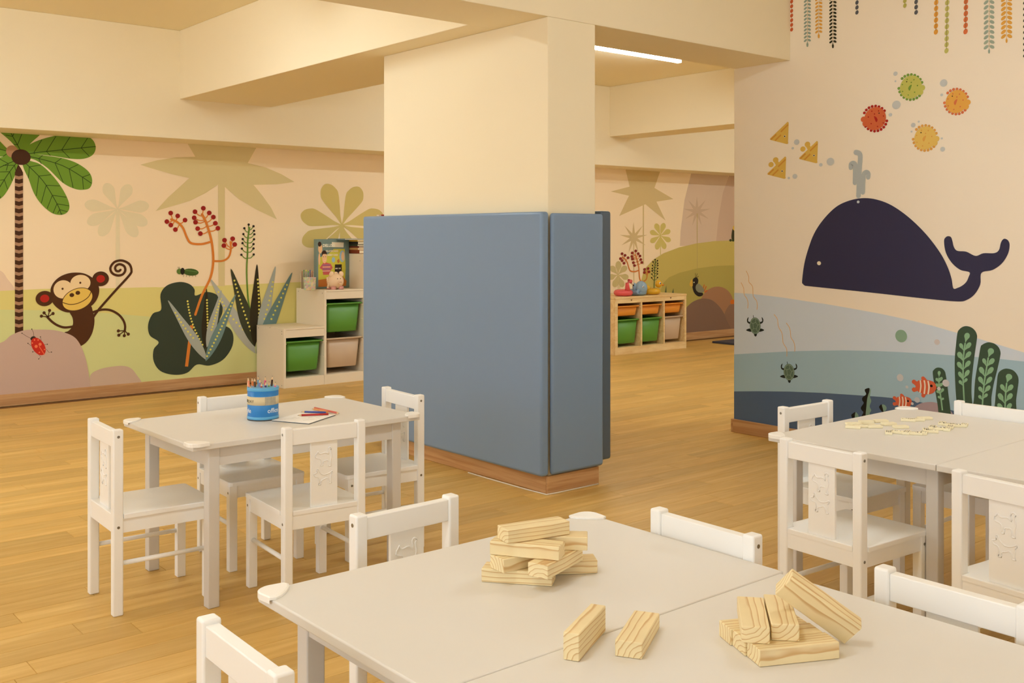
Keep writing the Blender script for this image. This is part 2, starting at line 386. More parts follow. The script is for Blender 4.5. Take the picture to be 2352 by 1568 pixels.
# ------------------------------------------------------------------ printed wall murals (flat prints on the walls)
class Print:
    def __init__(s, wall): s.wall = wall; s.layer = 0; s.new()
    def new(s): s.bm = BM(); s.mats = []; s.seq = 0; return s
    def uv(s, p):
        v = on_y(p[0], p[1], WY) if s.wall == 'back' else on_x(p[0], p[1], WX)
        return (v.x, v.z) if s.wall == 'back' else (v.y, v.z)
    def co(s, q, k):
        off = .0006 + .0003 * k
        return (q[0], WY - off, q[1]) if s.wall == 'back' else (WX - off, q[0], q[1])
    def mi(s, m):
        if m not in s.mats: s.mats.append(m)
        return s.mats.index(m)
    def poly_uv(s, q, m, k=None):
        k = (s.layer if k is None else k) + .035 * s.seq; s.seq = (s.seq + 1) % 9
        vs = [s.bm.verts.new(s.co(p, k)) for p in q]
        f = s.bm.faces.new(vs); f.material_index = s.mi(m); f.normal_update()
        if len(vs) > 3: bmesh.ops.triangulate(s.bm, faces=[f])
    def poly(s, pts, m, smooth=True, k=None):
        q = [s.uv(p) for p in pts]
        if smooth: q = smooth_closed(q)
        s.poly_uv(q, m, k)
    def disc(s, p, r, m, k=None, ry=None, ang=0.0, n=20, asp=None):
        """pixel centre and pixel radii, drawn true on the wall"""
        c = s.uv(p); a = s.uv((p[0] + r, p[1])); b = s.uv((p[0], p[1] - (ry or r)))
        ru = abs(a[0] - c[0]); rv = abs(b[1] - c[1]); ca, sa = math.cos(ang), math.sin(ang)
        sg = (1 if a[0] > c[0] else -1)
        q = []
        for i in range(n):
            t = 2 * PI * i / n; x, y = math.cos(t), math.sin(t)
            # ellipse in pixel-like frame (r, ry) rotated by ang (screen, counter-clockwise), then scaled
            px, py = r * x, (ry or r) * y
            rx, ryy = px * ca - py * sa, px * sa + py * ca
            q.append((c[0] + sg * rx * ru / r, c[1] + ryy * rv / (ry or r)))
        s.poly_uv(q, m, k)
    def stroke(s, pts, w, m, smooth=True, k=None, cap=True):
        """w = width in pixels measured upright at the first point"""
        k = s.layer if k is None else k
        q = [s.uv(p) for p in pts]
        a = s.uv((pts[0][0], pts[0][1] - w / 2)); hw = abs(a[1] - q[0][1])
        if smooth and len(q) > 2: q = smooth_open(q)
        L, R_ = [], []
        for i, p in enumerate(q):
            a, b = q[max(0, i - 1)], q[min(len(q) - 1, i + 1)]
            d = math.hypot(b[0] - a[0], b[1] - a[1]) or 1; nx, ny = -(b[1] - a[1]) / d * hw, (b[0] - a[0]) / d * hw
            L.append(s.bm.verts.new(s.co((p[0] + nx, p[1] + ny), k))); R_.append(s.bm.verts.new(s.co((p[0] - nx, p[1] - ny), k)))
        mi = s.mi(m)
        for i in range(len(q) - 1):
            s.bm.faces.new((L[i], R_[i], R_[i + 1], L[i + 1])).material_index = mi
        if cap:
            for p in (q[0], q[-1]):
                vs = [s.bm.verts.new(s.co((p[0] + hw * math.cos(t * PI / 5), p[1] + hw * math.sin(t * PI / 5)), k + .2)) for t in range(10)]
                s.bm.faces.new(vs).material_index = mi
    def petal(s, base, tip, w, m, k=None, blunt=0.62):
        """tear-shaped leaf from base to tip, w = half width in px at its fullest"""
        bx, by = base; dx, dy = tip[0] - bx, tip[1] - by; L = math.hypot(dx, dy); nx, ny = -dy / L, dx / L
        prof = [(0, .04), (.2, .24), (.42, .6), (blunt, 1), (.82, .93), (.94, .6), (1, .0), (.94, -.6), (.82, -.93), (blunt, -1), (.42, -.6), (.2, -.24), (0, -.04)]
        s.poly([(bx + dx * t + nx * w * u, by + dy * t + ny * w * u) for t, u in prof], m, True, k)
    def done(s, name, label=None):
        w = wall_back if s.wall == 'back' else wall_whale
        me = bpy.data.meshes.new(name)
        bm = s.bm
        # faces must look into the room
        bm.normal_update()
        want = Vector((0, -1, 0)) if s.wall == 'back' else Vector((-1, 0, 0))
        for f in bm.faces:
            if f.normal.dot(want) < 0: f.normal_flip()
        bm.to_mesh(me); bm.free()
        for m in s.mats: me.materials.append(m)
        o = bpy.data.objects.new(name, me); C.objects.link(o); o.parent = w
        if label: o['label'] = label
        s.new(); return o
def smooth_closed(q, n=5):
    out = []; N_ = len(q)
    for i in range(N_):
        p0, p1, p2, p3 = q[i - 1], q[i], q[(i + 1) % N_], q[(i + 2) % N_]
        for k in range(n):
            t = k / n; out.append(tuple(cr(p0[a], p1[a], p2[a], p3[a], t) for a in (0, 1)))
    return out
def cr(a, b, c, d, t): return .5 * (2 * b + (c - a) * t + (2 * a - 5 * b + 4 * c - d) * t * t + (3 * b - a - 3 * c + d) * t ** 3)
def smooth_open(q, n=6):
    out = []
    for i in range(len(q) - 1):
        p0, p1, p2, p3 = q[max(0, i - 1)], q[i], q[i + 1], q[min(len(q) - 1, i + 2)]
        for k in range(n): out.append(tuple(cr(p0[a], p1[a], p2[a], p3[a], k / n) for a in (0, 1)))
    out.append(q[-1]); return out
def frame(ox, oy, sc_): return lambda pts: [(ox + x / sc_, oy + y / sc_) for x, y in pts]
A1 = frame(0, 280, 2.449); A2 = frame(320, 320, 2.6125); A3 = frame(1380, 370, 3.335); A4 = frame(1700, 0, 3.408)
A5 = frame(1670, 440, 2.8006); A6 = frame(60, 580, 6.03); A7 = frame(2130, 720, 6.532); A8 = frame(1920, 850, 5.444); A9 = frame(1400, 560, 6.03)
B = Print('back')
# paper background
CREAM = P(243, 221, 186)
B.poly_uv([(XL, .08), (XR, .08), (XR, UZ + .2), (XL, UZ + .2)], CREAM, 0); B.done('wallpaper')
# hills of the left part
B.layer = 1
B.poly(A1([(-500, 750), (-150, 770), (0, 835), (40, 880), (90, 960), (90, 1100), (-500, 1100)]), P(222, 196, 170)); B.done('pink_hill_print')
B.layer = 2
B.poly(A1([(-1800, 930), (-500, 948), (0, 950), (250, 938), (600, 935), (900, 928)]) + A2([(100, 888), (500, 876), (950, 856), (1400, 838), (1700, 840), (1700, 1640), (-2400, 1790)]), P(214, 202, 126), False)
B.done('olive_hill_print')
B.layer = 3
B.poly(A1([(-1800, 1040), (0, 1055), (200, 1058), (400, 1062), (600, 1075), (850, 1095)]) + A2([(500, 1110), (700, 1112), (950, 1098), (1700, 1060), (1700, 1640), (-2400, 1790)]), P(200, 202, 140), False)
B.done('green_hill_print')
# pale plants
B.layer = 4; g = P(222, 208, 172)
c = (660, 490)
for tip in ((592, 345), (730, 352), (838, 470), (828, 575), (770, 645), (560, 640), (490, 570), (475, 462)):
    B.petal(A1([c])[0], A1([tip])[0], 13.5, g, 4, .68)
B.stroke(A1([(662, 500), (662, 935)]), 9, g, False, 4.3, False); B.done('small_pale_palm_print')
g = P(207, 190, 140)
B.poly(A2([(5, 152), (100, 127), (220, 108), (335, 104), (262, -20), (740, -20), (650, 142), (760, 170), (850, 208), (930, 255), (820, 270), (685, 273), (740, 340), (790, 410), (825, 480), (700, 420), (600, 360), (512, 285), (512, 880), (475, 880), (472, 270), (400, 320), (300, 370), (97, 430), (170, 350), (300, 232), (200, 210), (60, 170)]), g, False, 5)
B.done('large_pale_palm_print')
g = P(196, 176, 108); c = A2([(1215, 515)])[0]
for tip in ((1115, 268), (1318, 285), (968, 450), (978, 625), (1085, 735), (1290, 735), (1450, 620), (1462, 450)):
    B.petal(c, A2([tip])[0], 20, g, 4, .7)
B.stroke(A2([(1215, 515), (1215, 900)]), 11, g, False, 4.3, False); B.done('pale_flower_palm_print')
# palm tree
B.layer = 6; gl = P(99, 132, 42); vein = P(40, 62, 20)
leaves = [
 ([(128, 152), (200, 110), (290, 82), (380, 68), (470, 74), (520, 100), (538, 145), (520, 186), (470, 207), (400, 207), (300, 192), (200, 182), (140, 180)], [(140, 180), (300, 162), (538, 138)]),
 ([(150, 178), (260, 190), (360, 206), (440, 236), (500, 282), (518, 330), (505, 370), (470, 381), (420, 376), (350, 340), (270, 262), (200, 215), (150, 200)], [(150, 190), (350, 245), (515, 345)]),
 ([(125, 210), (180, 222), (225, 238), (275, 280), (330, 345), (372, 415), (390, 470), (380, 505), (345, 522), (292, 512), (232, 462), (190, 400), (160, 320), (133, 262)], [(125, 215), (240, 330), (320, 460), (345, 522)]),
 ([(118, 170), (60, 110), (-60, -30), (290, -30), (235, 60), (180, 112), (130, 165)], [(118, 165), (60, 60), (30, -20)]),
 ([(100, 190), (40, 150), (-60, 60), (-200, 40), (-300, 90), (-260, 160), (-120, 190), (0, 195)], [(100, 185), (-50, 140), (-250, 110)]),
 ([(100, 205), (20, 195), (-100, 240), (-200, 330), (-210, 420), (-140, 440), (-60, 380), (40, 270)], [(100, 210), (-60, 290), (-180, 420)]),
 ([(105, 215), (100, 250), (80, 310), (45, 380), (10, 425), (-40, 450), (-70, 430), (-70, 370), (-40, 300), (30, 230)], [(100, 220), (40, 300), (-40, 430)]),
]
for outl, mid in leaves:
    B.poly(A1(outl), gl, True, 6)
    q = smooth_open(mid, 5); B.stroke(A1(q), 1.6, vein, False, 6.6, False)
    x0, y0, x1, y1 = min(p[0] for p in outl), min(p[1] for p in outl), max(p[0] for p in outl), max(p[1] for p in outl)
    def inside(p):
        c_ = False; n_ = len(outl)
        for i in range(n_):
            a, b_ = outl[i], outl[i - 1]
            if (a[1] > p[1]) != (b_[1] > p[1]) and p[0] < (b_[0] - a[0]) * (p[1] - a[1]) / (b_[1] - a[1]) + a[0]: c_ = not c_
        return c_
    for i in range(2, len(q) - 1, 2):
        dx, dy = q[i][0] - q[i - 1][0], q[i][1] - q[i - 1][1]; L_ = math.hypot(dx, dy); dx /= L_; dy /= L_
        for sgn in (1, -1):
            ex, ey = dx * .62 - sgn * dy * .78, dy * .62 + sgn * dx * .78
            l = 5
            while l < 130 and inside((q[i][0] + ex * l, q[i][1] + ey * l)): l += 4
            if l > 9: B.stroke(A1([q[i], (q[i][0] + ex * (l - 4), q[i][1] + ey * (l - 4))]), 1.4, vein, False, 6.6, False)
    
dk, lt = P(62, 36, 18), P(156, 120, 92)
B.stroke(A1([(106, 250), (106, 1192)]), 1, dk, False, 6)
B.poly(A1([(83, 1192), (83, 285), (92, 262), (102, 238), (118, 262), (129, 285), (130, 1180)]), dk, False, 6.9)
y_ = 300
while y_ < 1170:
    B.poly(A1([(83, y_), (106, y_ + 6), (129, y_), (129, y_ + 18), (106, y_ + 24), (83, y_ + 18)]), lt, False, 7.4); y_ += 41.6
B.disc(A1([(68, 166)])[0], 14, P(160, 122, 88), 7); B.disc(A1([(118, 198)])[0], 22, dk, 7.8, ry=18, n=28)
B.done('palm_tree_print')
# rocks
B.layer = 9
B.poly(A1([(505, 1500), (507, 1425), (560, 1390), (640, 1374), (700, 1372), (740, 1388), (770, 1425), (800, 1475), (800, 1560), (505, 1560)]), P(190, 166, 146)); B.done('pale_rock_print')
# monkey
B.layer = 10; br = P(72, 42, 20); red = P(160, 36, 26); face = P(236, 208, 160); yel = P(226, 190, 92)
B.poly(A6([(600, 800), (640, 900), (647, 980), (625, 1040), (580, 1085), (528, 1112), (620, 1200), (700, 1290), (770, 1285), (850, 1220), (910, 1120), (940, 1000), (942, 900), (920, 810), (885, 730), (750, 760)]), br, True, 10)
B.stroke(A6([(650, 1022), (530, 1035), (430, 1005), (350, 950), (290, 888)]), 5.2, br, True, 10.3)
for a in ((210, 878), (246, 833), (322, 800), (370, 842)):
    B.stroke(A6([(300, 890), a]), 2.2, br, False, 10.6); B.disc(A6([a])[0], 3.7, br, 10.9, n=12)
B.stroke(A6([(925, 895), (1010, 780), (1230, 530), (1430, 310), (1456, 240), (1432, 165), (1370, 122), (1300, 108), (1222, 130), (1172, 190), (1168, 245), (1205, 295), (1272, 316), (1335, 300), (1370, 250), (1358, 190), (1300, 160), (1248, 178), (1230, 215), (1245, 250), (1280, 257), (1305, 238)]), 5.4, br, True, 10.3)
B.stroke(A6([(920, 825), (1040, 790), (1160, 795), (1270, 850), (1340, 930), (1368, 1010), (1363, 1085)]), 5.2, br, True, 10.6)
for a in ((1275, 1083), (1282, 1142), (1357, 1148), (1412, 1128)):
    B.stroke(A6([(1362, 1080), a]), 2.2, br, False, 10.6); B.disc(A6([a])[0], 3.7, br, 10.9, n=12)
for a, r_, rr in (((255, 635), (20.8, 17.5), (10.5, 9)), ((1030, 362), (19, 17), (9.8, 8.7))):
    B.disc(A6([a])[0], r_[0], br, 11.2, ry=r_[1], n=28); B.disc(A6([a])[0], rr[0], red, 12, ry=rr[1], n=24)
B.poly(A6([(335, 550), (345, 475), (395, 392), (480, 325), (590, 285), (700, 275), (800, 288), (890, 330), (960, 390), (1003, 470), (1008, 550), (985, 630), (940, 700), (880, 750), (760, 805), (600, 828), (510, 812), (430, 765), (370, 700), (345, 630)]), br, True, 11.6)
B.disc(A6([(510, 508)])[0], 22, face, 12.2, ry=21, n=28); B.disc(A6([(750, 420)])[0], 23, face, 12.5, ry=18.8, n=28)
B.disc(A6([(660, 520)])[0], 17, face, 12.8, ry=14, n=20)
B.disc(A6([(710, 645)])[0], 36.6, br, 13.2, ry=25, ang=.35, n=40); B.disc(A6([(710, 645)])[0], 35, yel, 13.6, ry=23.6, ang=.35, n=40)
B.stroke(A6([(503, 690), (600, 716), (700, 705), (800, 660), (865, 605), (895, 545)]), 1.7, br, True, 14)
for a in ((630, 587), (713, 556)): B.disc(A6([a])[0], 5.4, br, 14, ry=4.6)
for a in ((502, 500), (747, 417)): B.disc(A6([a])[0], 2.5, br, 14, n=12)
B.done('monkey_print')
B.layer = 15
B.poly(A1([(-700, 1560), (-680, 1400), (-500, 1300), (-200, 1290), (0, 1242), (60, 1200), (130, 1172), (200, 1167), (300, 1170), (380, 1190), (430, 1222), (465, 1285), (490, 1370), (505, 1480), (508, 1560)]), P(184, 158, 144), True, 15); B.done('round_rock_print')
# ladybird
B.disc(A6([(97, 1190)])[0], 6.6, P(45, 35, 25), 16, ry=5.5)
B.disc(A6([(167, 1298)])[0], 23, P(182, 42, 28), 16.4, ry=13.5, ang=-1.0, n=30)
B.stroke(A6([(180, 1300), (250, 1410)]), 1.6, P(226, 110, 70), False, 17)
for a, r_ in (((135, 1297), 3.6), ((190, 1268), 3.6), ((112, 1208), 1.7), ((163, 1208), 1.7), ((82, 1250), 1.7), ((252, 1340), 1.6), ((180, 1380), 1.6)): B.disc(A6([a])[0], r_, P(230, 120, 78), 17, n=14)
lg = P(50, 40, 30)
for s_ in ([(105, 1165), (100, 1110), (75, 1058)], [(60, 1185), (0, 1155), (-60, 1115)], [(205, 1215), (195, 1165)], [(240, 1275), (290, 1268)], [(275, 1335), (315, 1382), (348, 1376)], [(160, 1400), (200, 1440), (172, 1470)], [(115, 1345), (110, 1370), (88, 1372)], [(70, 1290), (22, 1255)]):
    B.stroke(A6(s_), .7, lg, False, 16.2, False); B.disc(A6([s_[-1]])[0], 1.3, lg, 16.5, n=8)
B.done('red_ladybird_print')
# bush with berry plant and agaves
dkg = P(50, 58, 46)
B.poly(A2([(335, 937), (330, 900), (300, 868), (240, 855), (165, 876), (126, 930), (130, 1020), (80, 1045), (52, 1110), (62, 1175), (115, 1215), (85, 1260), (85, 1330), (125, 1388), (205, 1411), (285, 1400), (345, 1350), (420, 1356), (500, 1322), (553, 1250), (563, 1180), (540, 1132), (480, 1100), (498, 1035), (492, 975), (460, 930), (400, 915)]), dkg, True, 10); B.done('dark_bush_print')
og = P(206, 122, 48); be = P(138, 28, 22)
def berry_plant(fr, w, r_, name, sub=None):
    B.stroke(fr([(335, 1050), (375, 935), (425, 830), (442, 740), (438, 650), (425, 580), (400, 500), (375, 450)] if sub is None else sub), w * 1.15, og, True, 11)
    if sub is None: B.stroke(fr([(282, 1362), (313, 1115)]), w * 1.5, og, False, 11, False)
    B.stroke(fr([(425, 615), (370, 628), (310, 622), (285, 590), (260, 530), (225, 495), (190, 480)]), w, og, True, 11.3)
    B.stroke(fr([(445, 730), (500, 728), (535, 705), (548, 660), (545, 615)]), w * .9, og, True, 11.3)
    for b_, a in (((187, 442), (205, 488)), ((229, 459), (215, 490)), ((273, 484), (235, 503)), ((164, 493), (200, 484)), ((188, 514), (210, 490)), ((215, 541), (240, 508)),
                  ((383, 413), (375, 455)), ((333, 434), (378, 460)), ((418, 441), (385, 478)), ((328, 470), (385, 485)), ((443, 466), (395, 500)), ((336, 497), (392, 492)), ((455, 503), (402, 520)), ((349, 535), (405, 520)), ((470, 533), (415, 550)), ((365, 565), (415, 548)),
                  ((510, 605), (545, 650)), ((559, 596), (545, 640)), ((506, 637), (548, 660)), ((571, 630), (546, 655))):
        mid = ((a[0] + b_[0]) / 2, (a[1] + b_[1]) / 2 + 8)
        B.stroke(fr([a, mid, b_]), w * .45, og, True, 11.6, False); B.disc(fr([b_])[0], r_, be, 12, n=16)
    B.done(name)
berry_plant(A2, 5, 5.4, 'berry_plant_print')
def spike_plant(fr, w, r_, name, stemc, low):
    B.stroke(fr([(660, 530), (650, 600), (648, 680), (643, 800), (652, 960)] + low), w, stemc, True, 11)
    for b_ in ((655, 511), (629, 533), (684, 521), (687, 548), (623, 568), (689, 569), (619, 598), (687, 599), (618, 622), (684, 628), (614, 655), (684, 654), (611, 692), (685, 690)):
        s_ = 652
        B.stroke(fr([(s_, b_[1] + 22), ((s_ + b_[0]) / 2, b_[1] + 20), b_]), w * .5, stemc, True, 11.3, False); B.disc(fr([b_])[0], r_, P(38, 28, 22), 12, n=12)
    B.done(name)
spike_plant(A2, 3.8, 2.7, 'green_spike_plant_print', P(92, 122, 45), [(668, 1040), (682, 1090)])
ydot = P(214, 204, 96)
def agave(specs, name):
    for i, (outl, m_, da, db, n_) in enumerate(specs):
        if outl: B.poly(A2(outl), m_, True, 12 + .5 * i)
        for j_ in range(n_):
            t_ = (j_ + .5) / n_; B.disc(A2([(da[0] + (db[0] - da[0]) * t_ + da[2] * math.sin(PI * t_), da[1] + (db[1] - da[1]) * t_)])[0], 2.3, ydot, 12.3 + .5 * i, n=10)
    B.done(name)
def blade(tip, lo, hw, base):      # pointed leaf: tip, base point, half width
    dx, dy = base[0] - tip[0], base[1] - tip[1]; L_ = math.hypot(dx, dy); nx, ny = -dy / L_, dx / L_
    return [(tip[0], tip[1])] + [(tip[0] + dx * t_ + nx * hw * u, tip[1] + dy * t_ + ny * hw * u) for t_, u in ((.3, .55), (.62, 1), (.85, .75), (1, .15), (1, -.15), (.85, -.75), (.62, -1), (.3, -.55))]
bk, gy, tl = P(44, 38, 22), P(150, 155, 146), P(98, 122, 120)
B.layer = 12
agave([(None, gy, (0, 0, 0), (0, 0), 0),
       (blade((427, 838), 0, 40, (690, 1275)), P(160, 162, 152), (470, 905, -25), (630, 1150), 12),
       (blade((548, 775), 0, 42, (690, 1235)), P(56, 58, 40), (566, 835, -5), (680, 1180), 15),
       (blade((705, 748), 0, 34, (690, 1230)), bk, (708, 830, 5), (715, 1120), 13),
       (blade((816, 760), 0, 32, (715, 1190)), gy, (802, 842, 5), (745, 1090), 9),
       (blade((916, 797), 0, 36, (705, 1275)), tl, (890, 860, 0), (785, 1090), 9)], 'large_agave_print')
B.layer = 15
agave([(None, gy, (0, 0, 0), (0, 0), 0),
       (None, gy, (287, 962, -18), (382, 1240), 16),
       (blade((170, 964), 0, 30, (400, 1318)), gy, (210, 1030, -8), (330, 1200), 9),
       (blade((402, 893), 0, 24, (393, 1250)), bk, (404, 955, 0), (410, 1160), 12),
       (blade((492, 903), 0, 26, (405, 1240)), gy, (485, 960, 0), (430, 1150), 11),
       (blade((578, 928), 0, 30, (400, 1322)), tl, (560, 970, 5), (400, 1310), 17)], 'small_agave_print')
B.layer = 11
B.disc(A2([(308, 796)])[0], 18, P(62, 84, 34), 11, ry=8, ang=-.1); B.disc(A2([(240, 792)])[0], 6.5, P(88, 112, 48), 11); B.disc(A2([(258, 791)])[0], 5, P(34, 30, 20), 11.4, ry=8)
B.stroke(A2([(275, 785), (345, 795)]), 1.6, P(92, 118, 62), False, 11.6)
for k_ in range(5): B.stroke(A2([(265 + k_ * 18, 812), (262 + k_ * 19, 825)]), .8, P(100, 90, 40), False, 11, False)
for k_ in range(2): B.stroke(A2([(238, 778), (230 + 10 * k_, 764)]), .8, P(80, 90, 40), False, 11, False)
B.done('green_beetle_print')
# part of the mural seen through the opening
B.layer = 1
B.poly(A3([(605, 650), (610, 540), (640, 300), (700, 60), (900, 40), (960, 60), (1000, 200), (960, 420), (1000, 640)]), P(205, 182, 158), False, 1)
B.poly(A3([(880, 640), (900, 440), (935, 240), (1000, 60), (1400, 60), (1400, 640)]), P(192, 165, 142), False, 1.4); B.done('tall_hill_print')
B.poly(A3([(-150, 1200), (290, 990), (330, 830), (400, 755), (480, 705), (600, 660), (730, 630), (870, 612), (1030, 606), (1200, 612), (1500, 640), (1500, 1380), (-150, 1420)]), P(186, 168, 92), False, 2.6)
B.poly(A3([(420, 1300), (460, 980), (480, 930), (520, 890), (600, 855), (740, 820), (880, 802), (1020, 797), (1200, 800), (1500, 830), (1500, 1380), (420, 1420)]), P(162, 148, 78), False, 3.4); B.done('far_green_hill_print')
g = P(200, 178, 128)
def star(cx_, cy_, R1, R2, n_, rot, m_, k_, yscale=1.0):
    pts = []
    for i in range(2 * n_):
        a = rot + PI * i / n_; r_ = R1 if i % 2 == 0 else R2
        pts.append((cx_ + r_ * math.cos(a), cy_ + yscale * r_ * math.sin(a)))
    B.poly(A3(pts), m_, False, k_)
B.poly(A3([(75, 232), (220, 195), (180, 30), (470, 30), (410, 205), (555, 290), (425, 310), (495, 455), (340, 330), (140, 420), (215, 265)]), g, False, 4)
B.stroke(A3([(325, 300), (325, 790)]), 4.5, g, False, 4.3, False); B.done('far_large_palm_print')
star(735, 385, 105, 32, 9, -PI / 2, P(188, 164, 138), 4, 1.1); B.stroke(A3([(737, 400), (738, 822)]), 2, P(170, 150, 90), False, 5, False)
B.done('far_mauve_palm_print')
star(250, 585, 108, 30, 9, -PI / 2, P(198, 175, 128), 4.6, 1.1); B.stroke(A3([(251, 600), (252, 960)]), 3, P(198, 175, 128), False, 4.9, False); B.done('far_star_palm_print')
c = A3([(455, 570)])[0]
for a in range(8):
    t_ = -PI / 2 + .35 + a * 2 * PI / 8; B.petal(c, A3([(455 + 84 * math.cos(t_), 575 + 108 * math.sin(t_))])[0], 6, P(196, 180, 104), 5, .7)
B.stroke(A3([(456, 580), (457, 725)]), 2.2, P(196, 180, 104), False, 5, False); B.done('far_flower_palm_print')
c = A3([(130, 870)])[0]
for a in range(7):
    t_ = -PI / 2 + a * 2 * PI / 7; B.petal(c, A3([(135 + 78 * math.cos(t_), 870 + 105 * math.sin(t_))])[0], 6.5, P(186, 170, 118), 5.4, .6)
for a in (-6, 6): B.stroke(A3([(135 + a, 870), (140 + a, 1030)]), 2, P(186, 170, 118), False, 5.4, False)
B.done('far_pale_plant_print')
fr9 = lambda pts: [(1400 + (148 + (x - 164) * .968) / 6.03, 560 + (97 + (y - 413) * 1.33) / 6.03) for x, y in pts]
og = P(190, 112, 52); be = P(120, 40, 32)
berry_plant(fr9, 3.0, 3.2, 'far_berry_plant_print', [(458, 735), (440, 700), (432, 650), (425, 580), (400, 500), (375, 450)])
fr9b = lambda pts: [(1400 + (628 + (x - 655) * 1.1) / 6.03, 560 + (218 + (y - 511) * 1.38) / 6.03) for x, y in pts]
spike_plant(fr9b, 2.2, 1.7, 'far_spike_plant_print', P(62, 82, 40), [])
for a in ((497, 950, 1012), (552, 972, 1012)): B.poly(A3([(a[0] + 3, a[1]), (a[0] + 6, a[2]), (a[0] - 10, a[2])]), P(80, 88, 60), False, 6)
B.done('far_leaf_tips_print')
# bird, rocks, parrot edge, orange shape
B.disc(A3([(888, 1100)])[0], 38, P(150, 110, 80), 5, ry=42, n=30)
B.poly(A3([(935, 1340), (940, 1200), (970, 1120), (1020, 1090), (1200, 1080), (1300, 1340)]), P(128, 98, 78), True, 5.4)
B.poly(A3([(640, 1340), (640, 1160), (680, 1095), (740, 1060), (800, 1052), (860, 1070), (920, 1130), (960, 1210), (985, 1340)]), P(118, 92, 76), True, 6); B.done('brown_rocks_print')
B.poly(A3([(700, 1000), (740, 1040), (770, 1100), (700, 1160), (640, 1330), (640, 1100)]), P(162, 148, 78), True, 5.1); 
B.bm.clear(); B.mats = []
bk2 = P(38, 32, 28)
B.poly(A3([(700, 915), (715, 893), (735, 892), (745, 910), (742, 935), (735, 960), (740, 1000), (780, 1010), (775, 1030), (745, 1035), (715, 1010), (700, 965)]), bk2, True, 8)
B.poly(A3([(740, 938), (765, 950), (790, 985), (780, 1005), (755, 1005), (730, 990), (725, 960)]), P(122, 122, 100), True, 8.5)
B.poly(A3([(700, 905), (702, 955), (688, 958), (678, 945), (685, 920)]), P(210, 168, 70), True, 8.6)
for a in ((785, 965, 790, 943), (792, 985, 805, 955), (795, 995, 812, 985)): B.stroke(A3([(a[0], a[1] + 8), (a[2], a[3] + 5)]), 3, P(188, 92, 46), False, 8)
for a in ((722, 858), (738, 862), (747, 882)): B.stroke(A3([(725, 895), (a[0], a[1])]), 1.1, bk2, False, 8)
B.disc(A3([(712, 928)])[0], 1.6, P(190, 190, 150), 9, n=10); B.done('black_bird_print')
B.poly(A3([(1005, 530), (1020, 500), (1060, 490), (1100, 520), (1090, 600), (1020, 605), (1000, 590)]), P(60, 58, 36), True, 6); B.disc(A3([(1032, 512)])[0], 7, P(214, 178, 76), 7)
for a in (992, 1012): B.disc(A3([(a, 606)])[0], 3, P(58, 66, 34), 7, n=12)
B.done('dark_green_bird_print')
B.stroke(A3([(1000, 1078), (1060, 1072), (1120, 1065)]), 10, P(200, 108, 36), True, 7); B.done('orange_shape_print')

# ---------------- whale wall
W = Print('whale')
W.poly_uv([(YB, .075), (3.7475, .075), (3.7475, CEIL), (YB, CEIL)], P(250, 235, 215), 0); W.done('wallpaper')
lo_ = A5([(3200, 1900), (46, 1700)])
W.poly(A5([(46.5, 650), (150, 657), (250, 668), (380, 684), (500, 703), (650, 725), (800, 751), (980, 784), (1150, 820), (1320, 862), (1480, 908), (1600, 940), (1700, 970), (1910, 1034), (2300, 1160)]) + lo_, P(208, 218, 230), False, 1); W.done('pale_blue_wave_print')
W.poly(A5([(46, 1046), (200, 1038), (400, 1027), (600, 1022), (750, 1020), (950, 1024), (1100, 1031), (1300, 1042), (1460, 1053), (1700, 1070), (1910, 1092), (2300, 1140)]) + lo_, P(158, 186, 200), False, 2); W.done('teal_wave_print')
W.poly(A5([(46, 1284), (200, 1283), (400, 1285), (600, 1293), (800, 1306), (1000, 1320), (1150, 1335), (1300, 1365), (1500, 1420), (1800, 1600), (46, 1700)]), P(78, 96, 122), False, 3); W.done('dark_sea_floor_print')
W.poly(A8([(940, 520), (985, 460), (1060, 415), (1150, 397), (1230, 400), (1320, 430), (1400, 485), (1470, 560), (1500, 800), (900, 800)]), P(158, 140, 146), True, 4); W.done('mauve_rock_print')
nv = P(50, 48, 72)
W.poly(A5([(484, 575), (497, 470), (520, 380), (560, 272), (620, 180), (700, 100), (780, 60), (870, 42), (960, 50), (1060, 88), (1170, 165), (1280, 272), (1370, 390), (1420, 485), (1445, 560), (1457, 621),
              (1485, 618), (1515, 603), (1540, 580), (1555, 548), (1560, 518), (1500, 502), (1445, 455), (1408, 390), (1397, 318), (1408, 293), (1425, 286), (1442, 293), (1451, 318), (1460, 355), (1482, 380), (1540, 386), (1600, 413),
              (1650, 396), (1720, 395), (1750, 375), (1762, 330), (1775, 308), (1790, 303), (1810, 315), (1819, 345), (1808, 400), (1770, 460), (1710, 503), (1638, 522), (1630, 595), (1595, 658), (1545, 695), (1485, 706), (1300, 690), (900, 646), (530, 608), (503, 604), (490, 594)]), nv, True, 5)
W.disc(A5([(593, 460)])[0], 4.6, P(240, 228, 205), 6); W.disc(A5([(845, 66)])[0], 3.2, P(190, 196, 200), 6, n=14)
W.done('whale_print', 'dark navy blue whale print')
sp = P(166, 172, 172)
W.stroke(A4([(928, 1532), (932, 1440), (936, 1320), (942, 1230), (932, 1200), (908, 1192)]), 12, sp, True, 5)
W.stroke(A4([(900, 1430), (902, 1330), (903, 1290), (888, 1277), (870, 1285), (868, 1312)]), 11, sp, True, 5.4)
W.stroke(A4([(962, 1505), (966, 1400), (972, 1360), (990, 1348), (1005, 1360), (1004, 1387)]), 11, sp, True, 5.8)
W.done('water_spout_print')
def bubbles(fr, L_, m_, k_=7):
    for x, y_, r_ in L_: W.disc(fr([(x, y_)])[0], r_, m_, k_, n=20)
